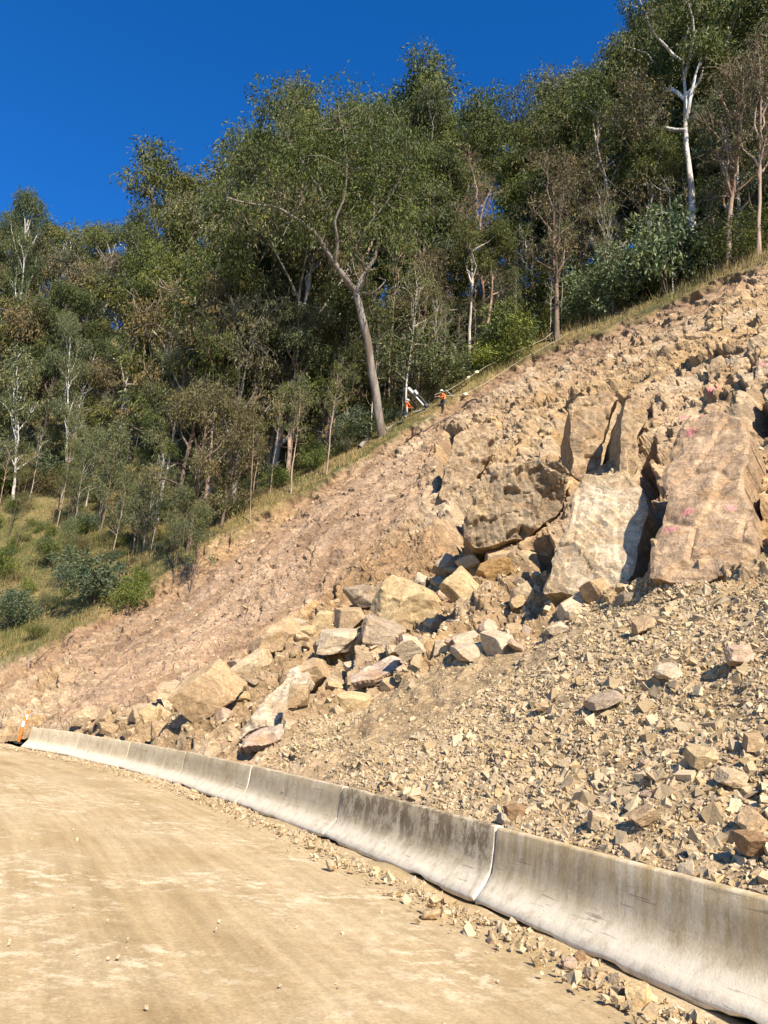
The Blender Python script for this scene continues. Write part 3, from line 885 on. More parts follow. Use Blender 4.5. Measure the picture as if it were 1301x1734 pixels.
singles(R_FALL, 228, 41, .28, .95, 'angular broken stone packed among the boulders of the rockfall', 'broken stones among the boulders', TT, 1.7)
singles(R_LOWER, 70, 42, .07, .17, 'fist to bucket sized stone low on the gravel slope behind the barriers', 'larger stones low on the gravel slope', TT)

def rocks_joined(name, P, size, seed, tints, parent=None, flat=.7, sink=-.08):
    rng = np.random.default_rng(seed)
    n = len(P)
    base = np.array([(x, y, z) for x in (-.5, .5) for y in (-.5, .5) for z in (-.5, .5)])
    quads = np.array([(0, 1, 3, 2), (4, 6, 7, 5), (0, 4, 5, 1), (2, 3, 7, 6), (0, 2, 6, 4), (1, 5, 7, 3)])
    V = base[None] + rng.uniform(-.27, .27, (n, 8, 3))
    V[:, ::3] *= rng.uniform(.55, 1, (n, 3, 1))
    V *= np.stack([np.ones(n), rng.uniform(.55, 1, n), rng.uniform(.35, .8, n)], -1)[:, None, :]
    qn = rng.normal(size=(n, 4)); qn[:, 0] += .6; qn /= np.linalg.norm(qn, axis=1)[:, None]
    w, x, y, z = qn.T
    R = np.stack([1 - 2 * (y * y + z * z), 2 * (x * y - z * w), 2 * (x * z + y * w), 2 * (x * y + z * w), 1 - 2 * (x * x + z * z), 2 * (y * z - x * w), 2 * (x * z - y * w), 2 * (y * z + x * w), 1 - 2 * (x * x + y * y)], -1).reshape(n, 3, 3)
    V = np.einsum('nij,nkj->nki', R, V) * size[:, None, None]
    V += P[:, None, :] + np.array([0, 0, 1.0]) * (size * sink)[:, None, None]
    F = (quads[None] + (np.arange(n) * 8)[:, None, None]).reshape(-1, 4)
    tn = np.array(tints)
    c = (tn[rng.integers(len(tn), size=n)] * .6 + tn.mean(0) * .4) * rng.uniform(.78, 1.12, (n, 1))
    o = link(name, mesh_np(name, V.reshape(-1, 3), F, MAT['gravel'], np.repeat(c, 8, 0)), parent)
    return props(o, kind='stuff')
rg = np.random.default_rng(77)
GT_ = [(.44, .335, .195), (.49, .38, .235), (.38, .275, .145), (.54, .445, .30), (.31, .24, .155), (.41, .285, .13), (.38, .28, .17), (.54, .43, .275), (.50, .395, .25)]
def gdens(q):
    a = fbm(q[:, 1] * .35, q[:, 0] * .6, 91, 3) + .45 * fbm(q[:, 1] * 1.6, q[:, 0] * 1.6, 92, 3)
    b = in_poly(q[:, 0], q[:, 1], R_BAND)
    return rg.random(len(q)) < np.where(b, .12, np.clip(.72 + 1.0 * a, .15, 1))
R_GRAV = st_poly([(430, 1290), (520, 1235), (640, 1160), (800, 1105), (900, 1085), (960, 1040), (1120, 1010), (1301, 985), (1600, 960), (1560, 1560), (1301, 1530), (900, 1420)])
q = scatter(R_GRAV, 60000, rg, gdens)
sz = np.clip(.0155 * np.exp(rg.normal(0, .62, len(q)) + .5 * (rg.random(len(q)) < .25)), .011, .15) * np.where(q[:, 1] < 4, 1.2, 1.05)
rocks_joined('gravel', land(q[:, 0], q[:, 1]), sz * 1.25, 78, GT_)
q = scatter(R_FALL, 4500, rg)
rocks_joined('rubble', land(q[:, 0], q[:, 1]), np.clip(.06 * np.exp(rg.normal(0, .6, len(q))), .03, .26), 79, [T_PALE, T_TAN, T_WHITE, T_PINK, T_OCH])
# chips lying on the cut
R_CUT = st_poly([(60, 1225), (250, 1020), (640, 770), (900, 640), (1301, 480), (1500, 480), (1500, 1000), (1000, 1000), (600, 1050), (400, 1150), (200, 1240)])
q = scatter(R_CUT, 5500, rg, lambda q: np.minimum((edge_s(q[:, 1]) - q[:, 0]) * .6, edge_t(np.clip(q[:, 0], 2, 34.2)) - q[:, 1] + 100 * (q[:, 0] > 34.2)) > .9)
rocks_joined('rock_chips', land(q[:, 0], q[:, 1]), np.clip(.07 * np.exp(rg.normal(0, .6, len(q))), .03, .32), 80, [C_TAN, C_PALE, C_PINK, C_TAN, C_GREY])
# crumbs along the barrier foot and over the road
tq = rg.uniform(-5, 26, 4200); sq = -.02 - np.abs(rg.normal(0, .24, 4200)) - .12 * (vnoise(tq * .8, tq * 0, 5) > .5)
x, y = xy_of(sq, tq)
rocks_joined('road_edge_rubble', np.stack([x, y, .03 + .02 * np.exp(-(sq / .2) ** 2)], -1), np.clip(.022 * np.exp(rg.normal(0, .6, 4200)), .01, .11) * np.where(rg.random(4200) < .5, 1, 1.2), 81, GT_)
tq = rg.uniform(-8, 26, 1500); sq = rg.uniform(-11, -.3, 1500)
x, y = xy_of(sq, tq)
rocks_joined('road_pebbles', np.stack([x, y, 0 * x - .005], -1), np.clip(.011 * np.exp(rg.normal(0, .5, 1500)), .006, .05), 82, [(.55, .45, .29), (.45, .34, .2), (.62, .52, .36)])

# ------------------------------------------------------------------ rock outcrops standing out of the cut
def outcrop(label, poly, anchor, push, daz, el, thick, tint, seed, amp=.16, cell=(.7, 1.1), tilt=(.5, -.2), name='rock_outcrop', cat='rock outcrop', bed=0.0, tint2=None, skew=.25):
    rng = np.random.default_rng(seed)
    P0, s0, t0 = hit(*anchor)
    hd = heading(t0)
    n0 = np.array([-math.cos(hd) * .68, -math.sin(hd) * .68, .73])
    az = hd + rad(daz)
    n = np.array([-math.cos(az) * math.cos(rad(el)), -math.sin(az) * math.cos(rad(el)), math.sin(rad(el))])
    O = P0 + n0 * push
    Uv = np.cross(np.array([0, 0, 1.0]), n); Uv /= np.linalg.norm(Uv)
    Vv = np.cross(n, Uv)
    pl = []
    for x, y in poly:
        d = ray(x, y); k = ((O - EYE) @ n) / (d @ n); q = EYE + d * k - O
        pl.append((q @ Uv, q @ Vv))
    pl = np.array(pl)
    h = max(.045, float(px_per_m(O)) and 1.9 / px_per_m(O) * 1.1)
    u = np.arange(pl[:, 0].min() - .1, pl[:, 0].max() + .1, h); v = np.arange(pl[:, 1].min() - .1, pl[:, 1].max() + .1, h)
    Ug, Vg = np.meshgrid(u, v, indexing='ij'); shp = Ug.shape
    Uf, Vf = Ug.ravel(), Vg.ravel()
    wu, wv = .22 * fbm(Uf * .9 + seed, Vf * .9, seed, 4), .22 * fbm(Uf * .9, Vf * .9 + seed, seed + 1, 4)
    ins = in_poly(Uf + wu, Vf + wv, [tuple(p) for p in pl])
    ed = dist_poly(Uf + wu, Vf + wv, [tuple(p) for p in pl])
    h1, i1, e1 = facets((Uf + wu + skew * Vf) / cell[0], (Vf + wv - skew * Uf) / cell[1], seed * 3 + 5, tilt, .22)
    h2, i2, e2 = facets((Uf + wu) / cell[0] * 2.9, (Vf + wv + .4 * Uf) / cell[1] * 2.9, seed * 3 + 105, tilt, .35)
    d = amp * (1.9 * h1 + .4 * h2) + amp * .5 * fbm(Uf * 1.1, Vf * 1.1, seed + 9, 4) - amp * .6 * sstep(.08, 0, e1)
    ds = d.reshape(shp)
    for _ in range(1): ds = (2 * ds + np.roll(ds, 1, 0) + np.roll(ds, -1, 0) + np.roll(ds, 1, 1) + np.roll(ds, -1, 1)) / 6
    d = ds.ravel() + .02 * fbm(Uf * 6, Vf * 6, seed + 60, 3)
    if bed:                                            # thin bedding planes showing as ledges
        lv = (Vf * .8 + .45 * Uf + wu * 2.2 + wv) / bed + 1.3 * fbm(Uf * .5, Vf * .5, seed + 40, 3)
        bmk = sstep(-.25, .3, fbm(Uf * .7, Vf * .7, seed + 50, 3))
        d += amp * 1.15 * bmk * (lv - np.floor(lv) - .5) * (.3 + _h(np.floor(lv), np.floor(Uf * .5 + wv * 2), 0, seed))
    d -= .10 * sstep(.10, 0, ed) ** 2
    F = grid_faces(*shp)
    F = F[ins[F].all(1)]
    # draw the rim of the grid out to the outline so that its sides come out as whole faces
    E0 = np.concatenate([F[:, [0, 1]], F[:, [1, 2]], F[:, [2, 3]], F[:, [3, 0]]])
    k0 = np.sort(E0, 1); k0 = k0[:, 0].astype(np.int64) * 10 ** 7 + k0[:, 1]
    _, iv0, ct0 = np.unique(k0, return_inverse=True, return_counts=True)
    rimv = np.unique(E0[ct0[iv0] == 1])
    qx, qy = (Uf + wu)[rimv], (Vf + wv)[rimv]
    best = np.full(len(rimv), 1e9); bx, by = qx.copy(), qy.copy()
    for i in range(len(pl)):
        a_, b_ = pl[i], pl[(i + 1) % len(pl)]
        ab = b_ - a_; kk = np.clip(((qx - a_[0]) * ab[0] + (qy - a_[1]) * ab[1]) / (ab @ ab), 0, 1)
        cx, cy = a_[0] + kk * ab[0], a_[1] + kk * ab[1]; dd = np.hypot(qx - cx, qy - cy)
        m_ = dd < best; best = np.where(m_, dd, best); bx = np.where(m_, cx, bx); by = np.where(m_, cy, by)
    gx, gy = bx - qx, by - qy
    gl = np.maximum(np.hypot(gx, gy), 1e-6); lim = np.minimum(gl, h * .95) / gl
    Uf = Uf.copy(); Vf = Vf.copy(); Uf[rimv] += gx * lim; Vf[rimv] += gy * lim
    dsm = d.reshape(shp)
    for _ in range(5): dsm = (dsm + np.roll(dsm, 1, 0) + np.roll(dsm, -1, 0) + np.roll(dsm, 1, 1) + np.roll(dsm, -1, 1)) / 5
    d[rimv] = dsm.ravel()[rimv]
    Q = O + Uf[:, None] * Uv + Vf[:, None] * Vv + d[:, None] * n
    used = np.unique(F); mp = np.full(len(Uf), -1); mp[used] = np.arange(len(used))
    F = mp[F]; V = Q[used]
    E = np.concatenate([F[:, [0, 1]], F[:, [1, 2]], F[:, [2, 3]], F[:, [3, 0]]])
    key = np.sort(E, 1); _, inv, cnt = np.unique(key[:, 0].astype(np.int64) * 10 ** 7 + key[:, 1], return_inverse=True, return_counts=True)
    B = E[cnt[inv] == 1]
    into = -n.copy(); into[2] *= .35; into /= np.linalg.norm(into)
    bv = np.unique(B); lm = np.full(len(V), -1); lm[bv] = np.arange(len(bv))
    nl = 6; prev = bv; Fs = [F]; Vs = [V]; base = len(V)
    for L in range(1, nl + 1):
        f = L / nl
        off = into * thick * f
        ring = V[bv] + off + rng.uniform(-1, 1, (len(bv), 3)) * (h * .22 if L < nl else 0) + (.10 * vnoise3(np.c_[V[bv] * 1.2, ] + L * 3.1, seed))[:, None] * n0 * (L < nl)
        Vs.append(ring); cur = base + np.arange(len(bv)); base += len(bv)
        Fs.append(np.stack([prev[lm[B[:, 1]]], prev[lm[B[:, 0]]], cur[lm[B[:, 0]]], cur[lm[B[:, 1]]]], -1)); prev = cur
    V = np.vstack(Vs); F = np.vstack(Fs)
    c = np.tile(np.array(tint), (len(V), 1))
    cc = (.85 + .35 * (i1 - .5) + .3 * (i2 - .5))[used]
    if tint2 is not None:
        c[:len(used)] = mixc(c[:len(used)], tint2, sstep(-.1, .3, fbm(Uf[used] * .8, Vf[used] * .8, seed + 20, 4) + .5 * (i1[used] - .5)))
    c[:len(used)] *= (cc + .12)[:, None]
    for pxp, pyp, r in PINKS:                          # sprayed survey marks
        dr = ray(pxp, pyp); k = ((O - EYE) @ n) / (dr @ n); qq = EYE + dr * k - O
        w = sstep(r, r * .5, np.hypot(Uf[used] - qq @ Uv, Vf[used] - qq @ Vv) + fbm(Uf[used] * 6, Vf[used] * 6, 71, 3) * .16)
        c[:len(used)] = mixc(c[:len(used)], (.75, .26, .29), w * .7)
    org = V[:len(used)].mean(0)
    o = link(name, mesh_np(name, V - org, F, MAT['outcrop'], np.clip(c, .02, .9)))
    o.location = org
    return props(o, label, cat)

outcrop('tall pale slab leaning against the rock face, broad at the foot', [(918, 1006), (930, 950), (958, 890), (968, 835), (985, 802), (1030, 806), (1062, 796), (1086, 830), (1092, 870), (1080, 915), (1068, 970), (1040, 1000), (985, 1010), (950, 998)],
        (1062, 1000), .25, 30, 27, 2.2, (.59, .475, .325), 11, amp=.055, cell=(1.3, 2.6), tilt=(.25, -.1), skew=.5, name='leaning_slab', cat='rock slab', bed=.26, tint2=(.47, .355, .215))
outcrop('rugged layered brown outcrop left of the leaning pale slab', [(784, 905), (782, 872), (800, 838), (835, 800), (880, 786), (950, 778), (966, 800), (952, 848), (920, 880), (890, 908), (830, 920), (800, 922)],
        (925, 895), 2.0, 50, 12, 5.4, (.34, .26, .165), 12, amp=.19, cell=(.5, .7), bed=.14, tint2=(.41, .30, .17))
outcrop('tan rock buttress left of the tallest black cleft', [(972, 800), (968, 740), (966, 690), (984, 670), (1020, 664), (1050, 676), (1030, 720), (1014, 770), (1012, 806), (990, 815)],
        (1018, 812), 1.1, 50, 18, 3.4, (.42, .305, .18), 13, amp=.13, cell=(.6, 1.0), tint2=(.36, .25, .15))
outcrop('narrow rock fin between two black clefts', [(1050, 806), (1056, 740), (1060, 672), (1080, 672), (1094, 700), (1080, 740), (1082, 790), (1070, 812)],
        (1084, 812), 1.2, 54, 16, 3.4, (.42, .305, .18), 14, amp=.10, cell=(.4, .9))
outcrop('broad jointed rock face right of the deep black cleft beside the leaning slab', [(1116, 985), (1112, 930), (1122, 880), (1138, 845), (1126, 800), (1140, 740), (1165, 705), (1215, 690), (1262, 710), (1275, 780), (1268, 850), (1285, 915), (1270, 965), (1200, 985)],
        (1262, 960), .5, 26, 33, 2.6, (.43, .305, .19), 15, amp=.12, cell=(1.0, 2.2), tint2=(.40, .28, .175), tilt=(.22, -.05), skew=-.3, bed=.45)
outcrop('left block of the three square blocks high on the right', [(1196, 640), (1204, 606), (1220, 598), (1232, 612), (1228, 650), (1210, 655)], (1212, 650), .25, 35, 24, 1.2, (.43, .31, .19), 16, amp=.1, cell=(.7, .7))
outcrop('middle block of the three square blocks high on the right', [(1236, 655), (1242, 612), (1262, 604), (1272, 618), (1266, 662), (1250, 668)], (1252, 660), .25, 35, 24, 1.2, (.43, .31, .19), 17, amp=.1, cell=(.7, .7))
outcrop('rightmost square block with a pink mark, high on the right', [(1278, 650), (1284, 608), (1310, 600), (1345, 612), (1345, 660), (1300, 668)], (1320, 662), .3, 35, 24, 1.4, (.46, .34, .23), 18, amp=.12, cell=(.8, .8))
outcrop('tan rock rib below the layered brown outcrop\'s left shoulder', [(742, 838), (752, 790), (775, 740), (800, 720), (840, 715), (838, 760), (812, 800), (790, 830), (765, 858)], (822, 800), .4, 50, 22, 2.4, (.42, .31, .19), 19, amp=.2, cell=(.5, .8))

# ------------------------------------------------------------------ trees
def tube(V, F, pts, radii, n=6):
    pts = np.asarray(pts, float)
    b0 = sum(len(v) for v in V)
    d = np.gradient(pts, axis=0); d /= np.linalg.norm(d, axis=1)[:, None] + 1e-9
    ref = np.array([.31, .95, .1])
    a = np.cross(d, ref); a /= np.linalg.norm(a, axis=1)[:, None] + 1e-9
    b = np.cross(d, a)
    th = np.arange(n) * 2 * math.pi / n
    R = pts[:, None, :] + np.asarray(radii)[:, None, None] * (np.cos(th)[None, :, None] * a[:, None, :] + np.sin(th)[None, :, None] * b[:, None, :])
    V.append(R.reshape(-1, 3))
    m = len(pts)
    i = np.arange(m * n).reshape(m, n) + b0
    j = np.roll(i, -1, 1)
    F.append(np.stack([i[:-1], j[:-1], j[1:], i[1:]], -1).reshape(-1, 4))

def limb(p0, d, L, nseg, rng, wander=.22, up=.12):
    pts = [np.array(p0, float)]; d = np.array(d, float); d /= np.linalg.norm(d)
    for _ in range(nseg):
        d = d + rng.normal(0, wander, 3) + np.array([0, 0, up]); d /= np.linalg.norm(d)
        pts.append(pts[-1] + d * L / nseg)
    return np.array(pts)

PAL = {'olive': ((.056, .074, .017), (.135, .142, .034)), 'grey': ((.076, .092, .038), (.150, .155, .068)), 'dark': ((.036, .054, .015), (.092, .105, .027)),
       'brown': ((.088, .080, .032), (.165, .135, .056)), 'blue': ((.060, .088, .048), (.11, .135, .075)), 'lime': ((.085, .115, .022), (.16, .17, .04))}

def leaves(C, rc, per, size, pal, rng, flat=.7, droop=.8, ratio=.26, warm=.35):
    """leaf blades hanging in clumps round the centres C"""
    n = len(C)
    cnt = np.maximum((per * rng.uniform(.6, 1.4, n) * (rc / rc.mean()) ** 2).astype(int), 6)
    k0 = np.repeat(np.arange(n), np.maximum(cnt // 7, 2)); m0 = len(k0)      # sprays of leaves hanging from one twig
    o = rng.normal(size=(m0, 3)); r = np.linalg.norm(o, axis=1)
    o = o / r[:, None] * np.minimum(r, 2.1)[:, None] ** .75
    P0 = C[k0] + o * rc[k0][:, None] * .56 * np.array([1, 1, flat])
    a0 = o / (np.linalg.norm(o, axis=1)[:, None] + 1e-6) * .7 + rng.normal(size=(m0, 3)) * .4 + np.array([0, 0, -droop * .7]); a0 /= np.linalg.norm(a0, axis=1)[:, None]
    sp = np.repeat(np.arange(m0), 7); m = len(sp); k = k0[sp]
    P = P0[sp] + a0[sp] * (np.tile(np.arange(7), m0) / 6.0 * size * 2.0)[:, None] + rng.normal(size=(m, 3)) * size * .28
    ax = a0[sp] * .5 + rng.normal(size=(m, 3)) * .5 + np.array([0, 0, -droop * .8]); ax /= np.linalg.norm(ax, axis=1)[:, None]
    sd = np.cross(ax, rng.normal(size=(m, 3))); sd /= np.linalg.norm(sd, axis=1)[:, None]
    L = size * rng.uniform(.6, 1.35, m)[:, None]
    w = L * ratio * .5
    V = np.stack([P, P + ax * L * .45 + sd * w, P + ax * L, P + ax * L * .45 - sd * w], 1).reshape(-1, 3)
    F = np.arange(m * 4).reshape(m, 4)
    f = np.clip(rng.normal(.38, .15, m) + rng.normal(0, .22, m0)[sp] + rng.normal(0, .26, n)[k], 0, 1)
    c = np.asarray(PAL[pal][0])[None] * (1 - f)[:, None] + np.asarray(PAL[pal][1])[None] * f[:, None]
    tip = (rng.random(n) < warm)[k] & (rng.random(m) < .5)
    c = np.where(tip[:, None], c * np.array([1.35, 1.18, .85]), c)
    c *= rng.uniform(.75, 1.25, m)[:, None]
    return V, F, np.repeat(c, 4, 0)

def finish(V, F, L, lean=None):
    tv, tf = np.vstack(V), np.vstack(F)
    tm = mesh_np('trunk', tv, tf, MAT['bark'], smooth=True)
    lv, lf, lc = (np.vstack([x[i] for x in L]) if i != 1 else None for i in range(3))
    off, fs = 0, []
    for x in L: fs.append(x[1] + off); off += len(x[0])
    cm = mesh_np('crown', lv, np.vstack(fs), MAT['leaf'], lc)
    return tm, cm

def gum(seed, H=20, cb=.35, spread=4.2, nl=11, sub=4, per=260, rc=1.05, tr=.26, lean=.05, pal='olive', size=.30, up=.5, twig=0, warm=.35, top=1.0, wander=.2, dead=0):
    """forest gum: tapered trunk, crooked limbs, leaf clumps at the limb ends"""
    rng = np.random.default_rng(seed)
    V, F, Cc, Cr = [], [], [], []
    n = 12
    tz = np.linspace(0, .86 * H, n)
    bend = np.cumsum(rng.normal(0, .02 * H / 6, (n, 2)), 0) + np.outer(tz, rng.normal(0, lean, 2))
    bend -= bend[0]
    tp = np.c_[bend, tz]; tp[0, 2] -= .6
    rr = tr * (1 - .82 * np.linspace(0, 1, n) ** .9); rr[0] *= 1.25
    tube(V, F, tp, rr, 8)
    for i in range(nl):
        f = cb + (.86 - cb) * ((i + rng.random()) / nl)
        p0 = np.array([np.interp(f * H, tz, tp[:, k]) for k in range(3)])
        q = (f - cb) / (.9 - cb)
        Ls = spread * (.55 + .75 * math.sin(math.pi * min(max(q * .8 + .15, 0), 1))) * rng.uniform(.7, 1.2)
        az = i * 2.4 + rng.uniform(-.6, .6)
        el = up + .5 * q + rng.uniform(-.2, .2)
        lp = limb(p0, (math.cos(az) * math.cos(el), math.sin(az) * math.cos(el), math.sin(el)), Ls, 6, rng, wander)
        r0 = tr * (.58 - .24 * q)
        tube(V, F, lp, r0 * np.linspace(1, .25, 7), 5)
        Cc.append(lp[-1]); Cr.append(rc)
        for s_ in range(sub):
            g = rng.uniform(.62, 1)
            b = lp[min(int(g * 6), 5)] + (lp[min(int(g * 6) + 1, 6)] - lp[min(int(g * 6), 5)]) * rng.random()
            dd = lp[-1] - lp[0]; dd = dd / np.linalg.norm(dd) + rng.normal(0, .65, 3) + np.array([0, 0, .25])
            sp = limb(b, dd, Ls * rng.uniform(.18, .36), 4, rng, .3)
            tube(V, F, sp, r0 * .38 * np.linspace(1, .2, 5), 4)
            Cc.append(sp[-1]); Cr.append(rc * rng.uniform(.65, 1.15))
            for _ in range(twig):
                tp_ = limb(sp[rng.integers(1, 5)], rng.normal(0, .6, 3) + np.array([0, 0, .5]), rng.uniform(.8, 1.8), 3, rng, .3)
                tube(V, F, tp_, .018 * np.linspace(1, .4, 4), 3)
    for _ in range(4):
        Cc.append(tp[-1] + rng.normal(0, 1, 3) * np.array([.5, .5, .35]) * rc + np.array([0, 0, .10 * H * rng.random() * top])); Cr.append(rc * .8)
    for _ in range(dead):                              # bare stubs under the crown
        f = rng.uniform(.15, cb + .1); az = rng.uniform(0, 6.28)
        p0 = np.array([np.interp(f * H, tz, tp[:, k]) for k in range(3)])
        tube(V, F, limb(p0, (math.cos(az), math.sin(az), rng.uniform(.1, .8)), rng.uniform(.8, 2.4), 4, rng, .25), .035 * np.linspace(1, .3, 5), 3)
    C, R = np.array(Cc), np.array(Cr)
    L = [leaves(C, R, per, size, pal, rng, warm=warm)]
    return finish(V, F, L) + (H,)

def shrub(seed, H=3.4, per=230, pal='blue', size=.19, n=22, w=.8, stems=6, flat=.8, droop=.2):
    rng = np.random.default_rng(seed)
    V, F, C = [], [], []
    for i in range(stems):
        az = rng.uniform(0, 6.28)
        p = limb((0, 0, -.2), (math.cos(az) * .5, math.sin(az) * .5, 1), H * rng.uniform(.6, .95), 4, rng, .2)
        tube(V, F, p, .03 * np.linspace(1, .3, 5), 4)
        C.append(p[-1]); C.append(p[3])
    while len(C) < n:
        C.append(np.array([rng.normal(0, .4) * w * H * .6, rng.normal(0, .4) * w * H * .6, rng.uniform(.12, .95) * H]))
    C = np.array(C)
    L = [leaves(C, np.full(len(C), H * .2) * rng.uniform(.7, 1.3, len(C)), per, size, pal, rng, flat, droop, .34)]
    return finish(V, F, L) + (H,)

KIND = {
    'round': [gum(1, 20, .26, 3.7, 13, 4, 240, 1.05, pal='olive'), gum(2, 20, .32, 3.5, 12, 4, 240, 1.0, pal='dark'), gum(3, 20, .24, 3.9, 13, 4, 230, 1.05, pal='grey', warm=.2)],
    'tall': [gum(4, 24, .5, 4.2, 11, 5, 240, 1.1, .3, pal='olive', up=.7), gum(5, 24, .36, 3.6, 14, 4, 240, 1.05, .28, pal='dark', up=.8, warm=.5)],
    'sparse': [gum(6, 18, .28, 3.6, 16, 5, 55, .8, .2, pal='brown', size=.24, up=.75, twig=3, wander=.16, dead=3), gum(7, 18, .3, 3.4, 15, 5, 62, .85, .17, pal='brown', size=.24, up=.8, twig=3, dead=2)],
    'slender': [gum(8, 14, .42, 1.5, 12, 3, 46, .55, .095, .05, pal='grey', size=.22, up=.8, twig=1, dead=5), gum(9, 14, .5, 1.3, 11, 3, 40, .5, .085, .07, pal='olive', size=.22, up=.9, twig=1, dead=6)],
    'bushy': [gum(10, 11, .12, 2.7, 15, 4, 130, .8, .15, pal='brown', size=.22, up=.6, twig=2, warm=.2), gum(11, 11, .15, 2.4, 14, 4, 130, .75, .13, pal='olive', size=.22, up=.6, twig=1)],
    'small': [gum(12, 8, .2, 1.9, 12, 4, 90, .62, .10, pal='grey', size=.2, up=.7, dead=3)],
    'pole': [gum(13, 12, .8, .5, 4, 2, 8, .3, .06, .02, pal='brown', size=.16, dead=7)],
    'shrub': [shrub(21, pal='blue'), shrub(22, pal='lime', n=20), shrub(23, pal='olive', w=1.1, size=.15), shrub(24, pal='grey', w=1.0, size=.15), shrub(25, pal='brown', w=1.1, size=.13, per=150, stems=10)],
}
BARK = {'pale': (.50, .45, .38), 'grey': (.27, .235, .19), 'brown': (.19, .14, .10), 'dark': (.10, .082, .062), 'white': (.66, .62, .55), 'pink': (.40, .29, .21)}
trng = np.random.default_rng(909)

def stand(name, cat, label, base, H, kind, var, bark, tint=(1, 1, 1), w=1.0, rot=None, group=None, lean=(0, 0)):
    tm, cm, h0 = KIND[kind][var % len(KIND[kind])]
    k = H / h0
    r = empty(name, base, label, cat, group)
    r.scale = (k * w, k * w, k)
    r.rotation_euler = (lean[0], lean[1], trng.uniform(0, 6.28) if rot is None else rot)
    a = link('trunk' if cat != 'shrub' else 'stems', tm, r); a['tint'] = (*BARK[bark], 1.0)
    b = link('crown' if cat != 'shrub' else 'foliage', cm, r); b['tint'] = (*map(float, tint), 1.0)
    return r

CRESTPX = [(-200, 800), (-80, 840), (22, 850), (110, 800), (200, 850), (255, 880), (330, 930), (430, 880), (500, 830), (560, 805), (648, 740), (750, 690), (870, 605), (950, 555), (1060, 515), (1180, 455), (1301, 405), (1500, 330)]
def crest_y(px): return float(np.interp(px, [a for a, b in CRESTPX], [b for a, b in CRESTPX]))
TOPPX = [(-200, 330), (0, 350), (60, 322), (100, 340), (150, 375), (180, 375), (230, 310), (280, 270), (340, 235), (400, 210), (440, 165), (520, 145), (620, 150), (660, 150), (700, 125), (750, 150), (790, 170), (850, 182), (895, 190), (950, 120), (1000, 108), (1040, 150), (1075, 60), (1100, -10), (1180, -60), (1301, -80), (1500, -100)]
def top_y(px): return float(np.interp(px, [a for a, b in TOPPX], [b for a, b in TOPPX]))

def tree_at(px, base_py, top_py, kind, var, bark, label, tint=(1, 1, 1), w=1.0, back=0.0, toppx=None, name='gum_tree', cat='tree', group=None, rot=None):
    """a tree whose foot shows at (px, base_py), or BACK metres behind the land seen there, topping out at top_py"""
    P, s, t = hit(px, base_py)
    while P[1] > (56 if px > 600 else 68) and base_py < 1050:      # the look goes over the brow: take the brow itself
        base_py += 7; P, s, t = hit(px, base_py)
    hz = np.array([P[0], P[1]]); D = np.hypot(*hz)
    D2 = D + back
    xy = hz / D * D2
    if back:
        d = ray(px if toppx is None else toppx, (top_py + base_py) / 2); xy = np.array(d[:2]) / np.hypot(*d[:2]) * D2
    s_, t_ = st_of(xy[None])
    b = land(s_, t_)[0]
    d = ray(px if toppx is None else toppx, top_py)
    topz = CAM_H + d[2] * D2 / np.hypot(d[0], d[1])
    H = max(topz - b[2], 1.0)
    off = np.array([d[0], d[1]]) / np.hypot(d[0], d[1]) * D2 - b[:2]
    r = stand(name, cat, label, tuple(b - np.array([0, 0, .15])), H, kind, var, bark, tint, w, rot, group)
    if toppx is not None:
        ax = Vector((-off[1], off[0], 0)); ang = math.atan2(np.hypot(*off), H)
        if ax.length > 1e-6: r.rotation_euler = (Quaternion(ax.normalized(), ang) @ r.rotation_euler.to_quaternion()).to_euler()
    return r

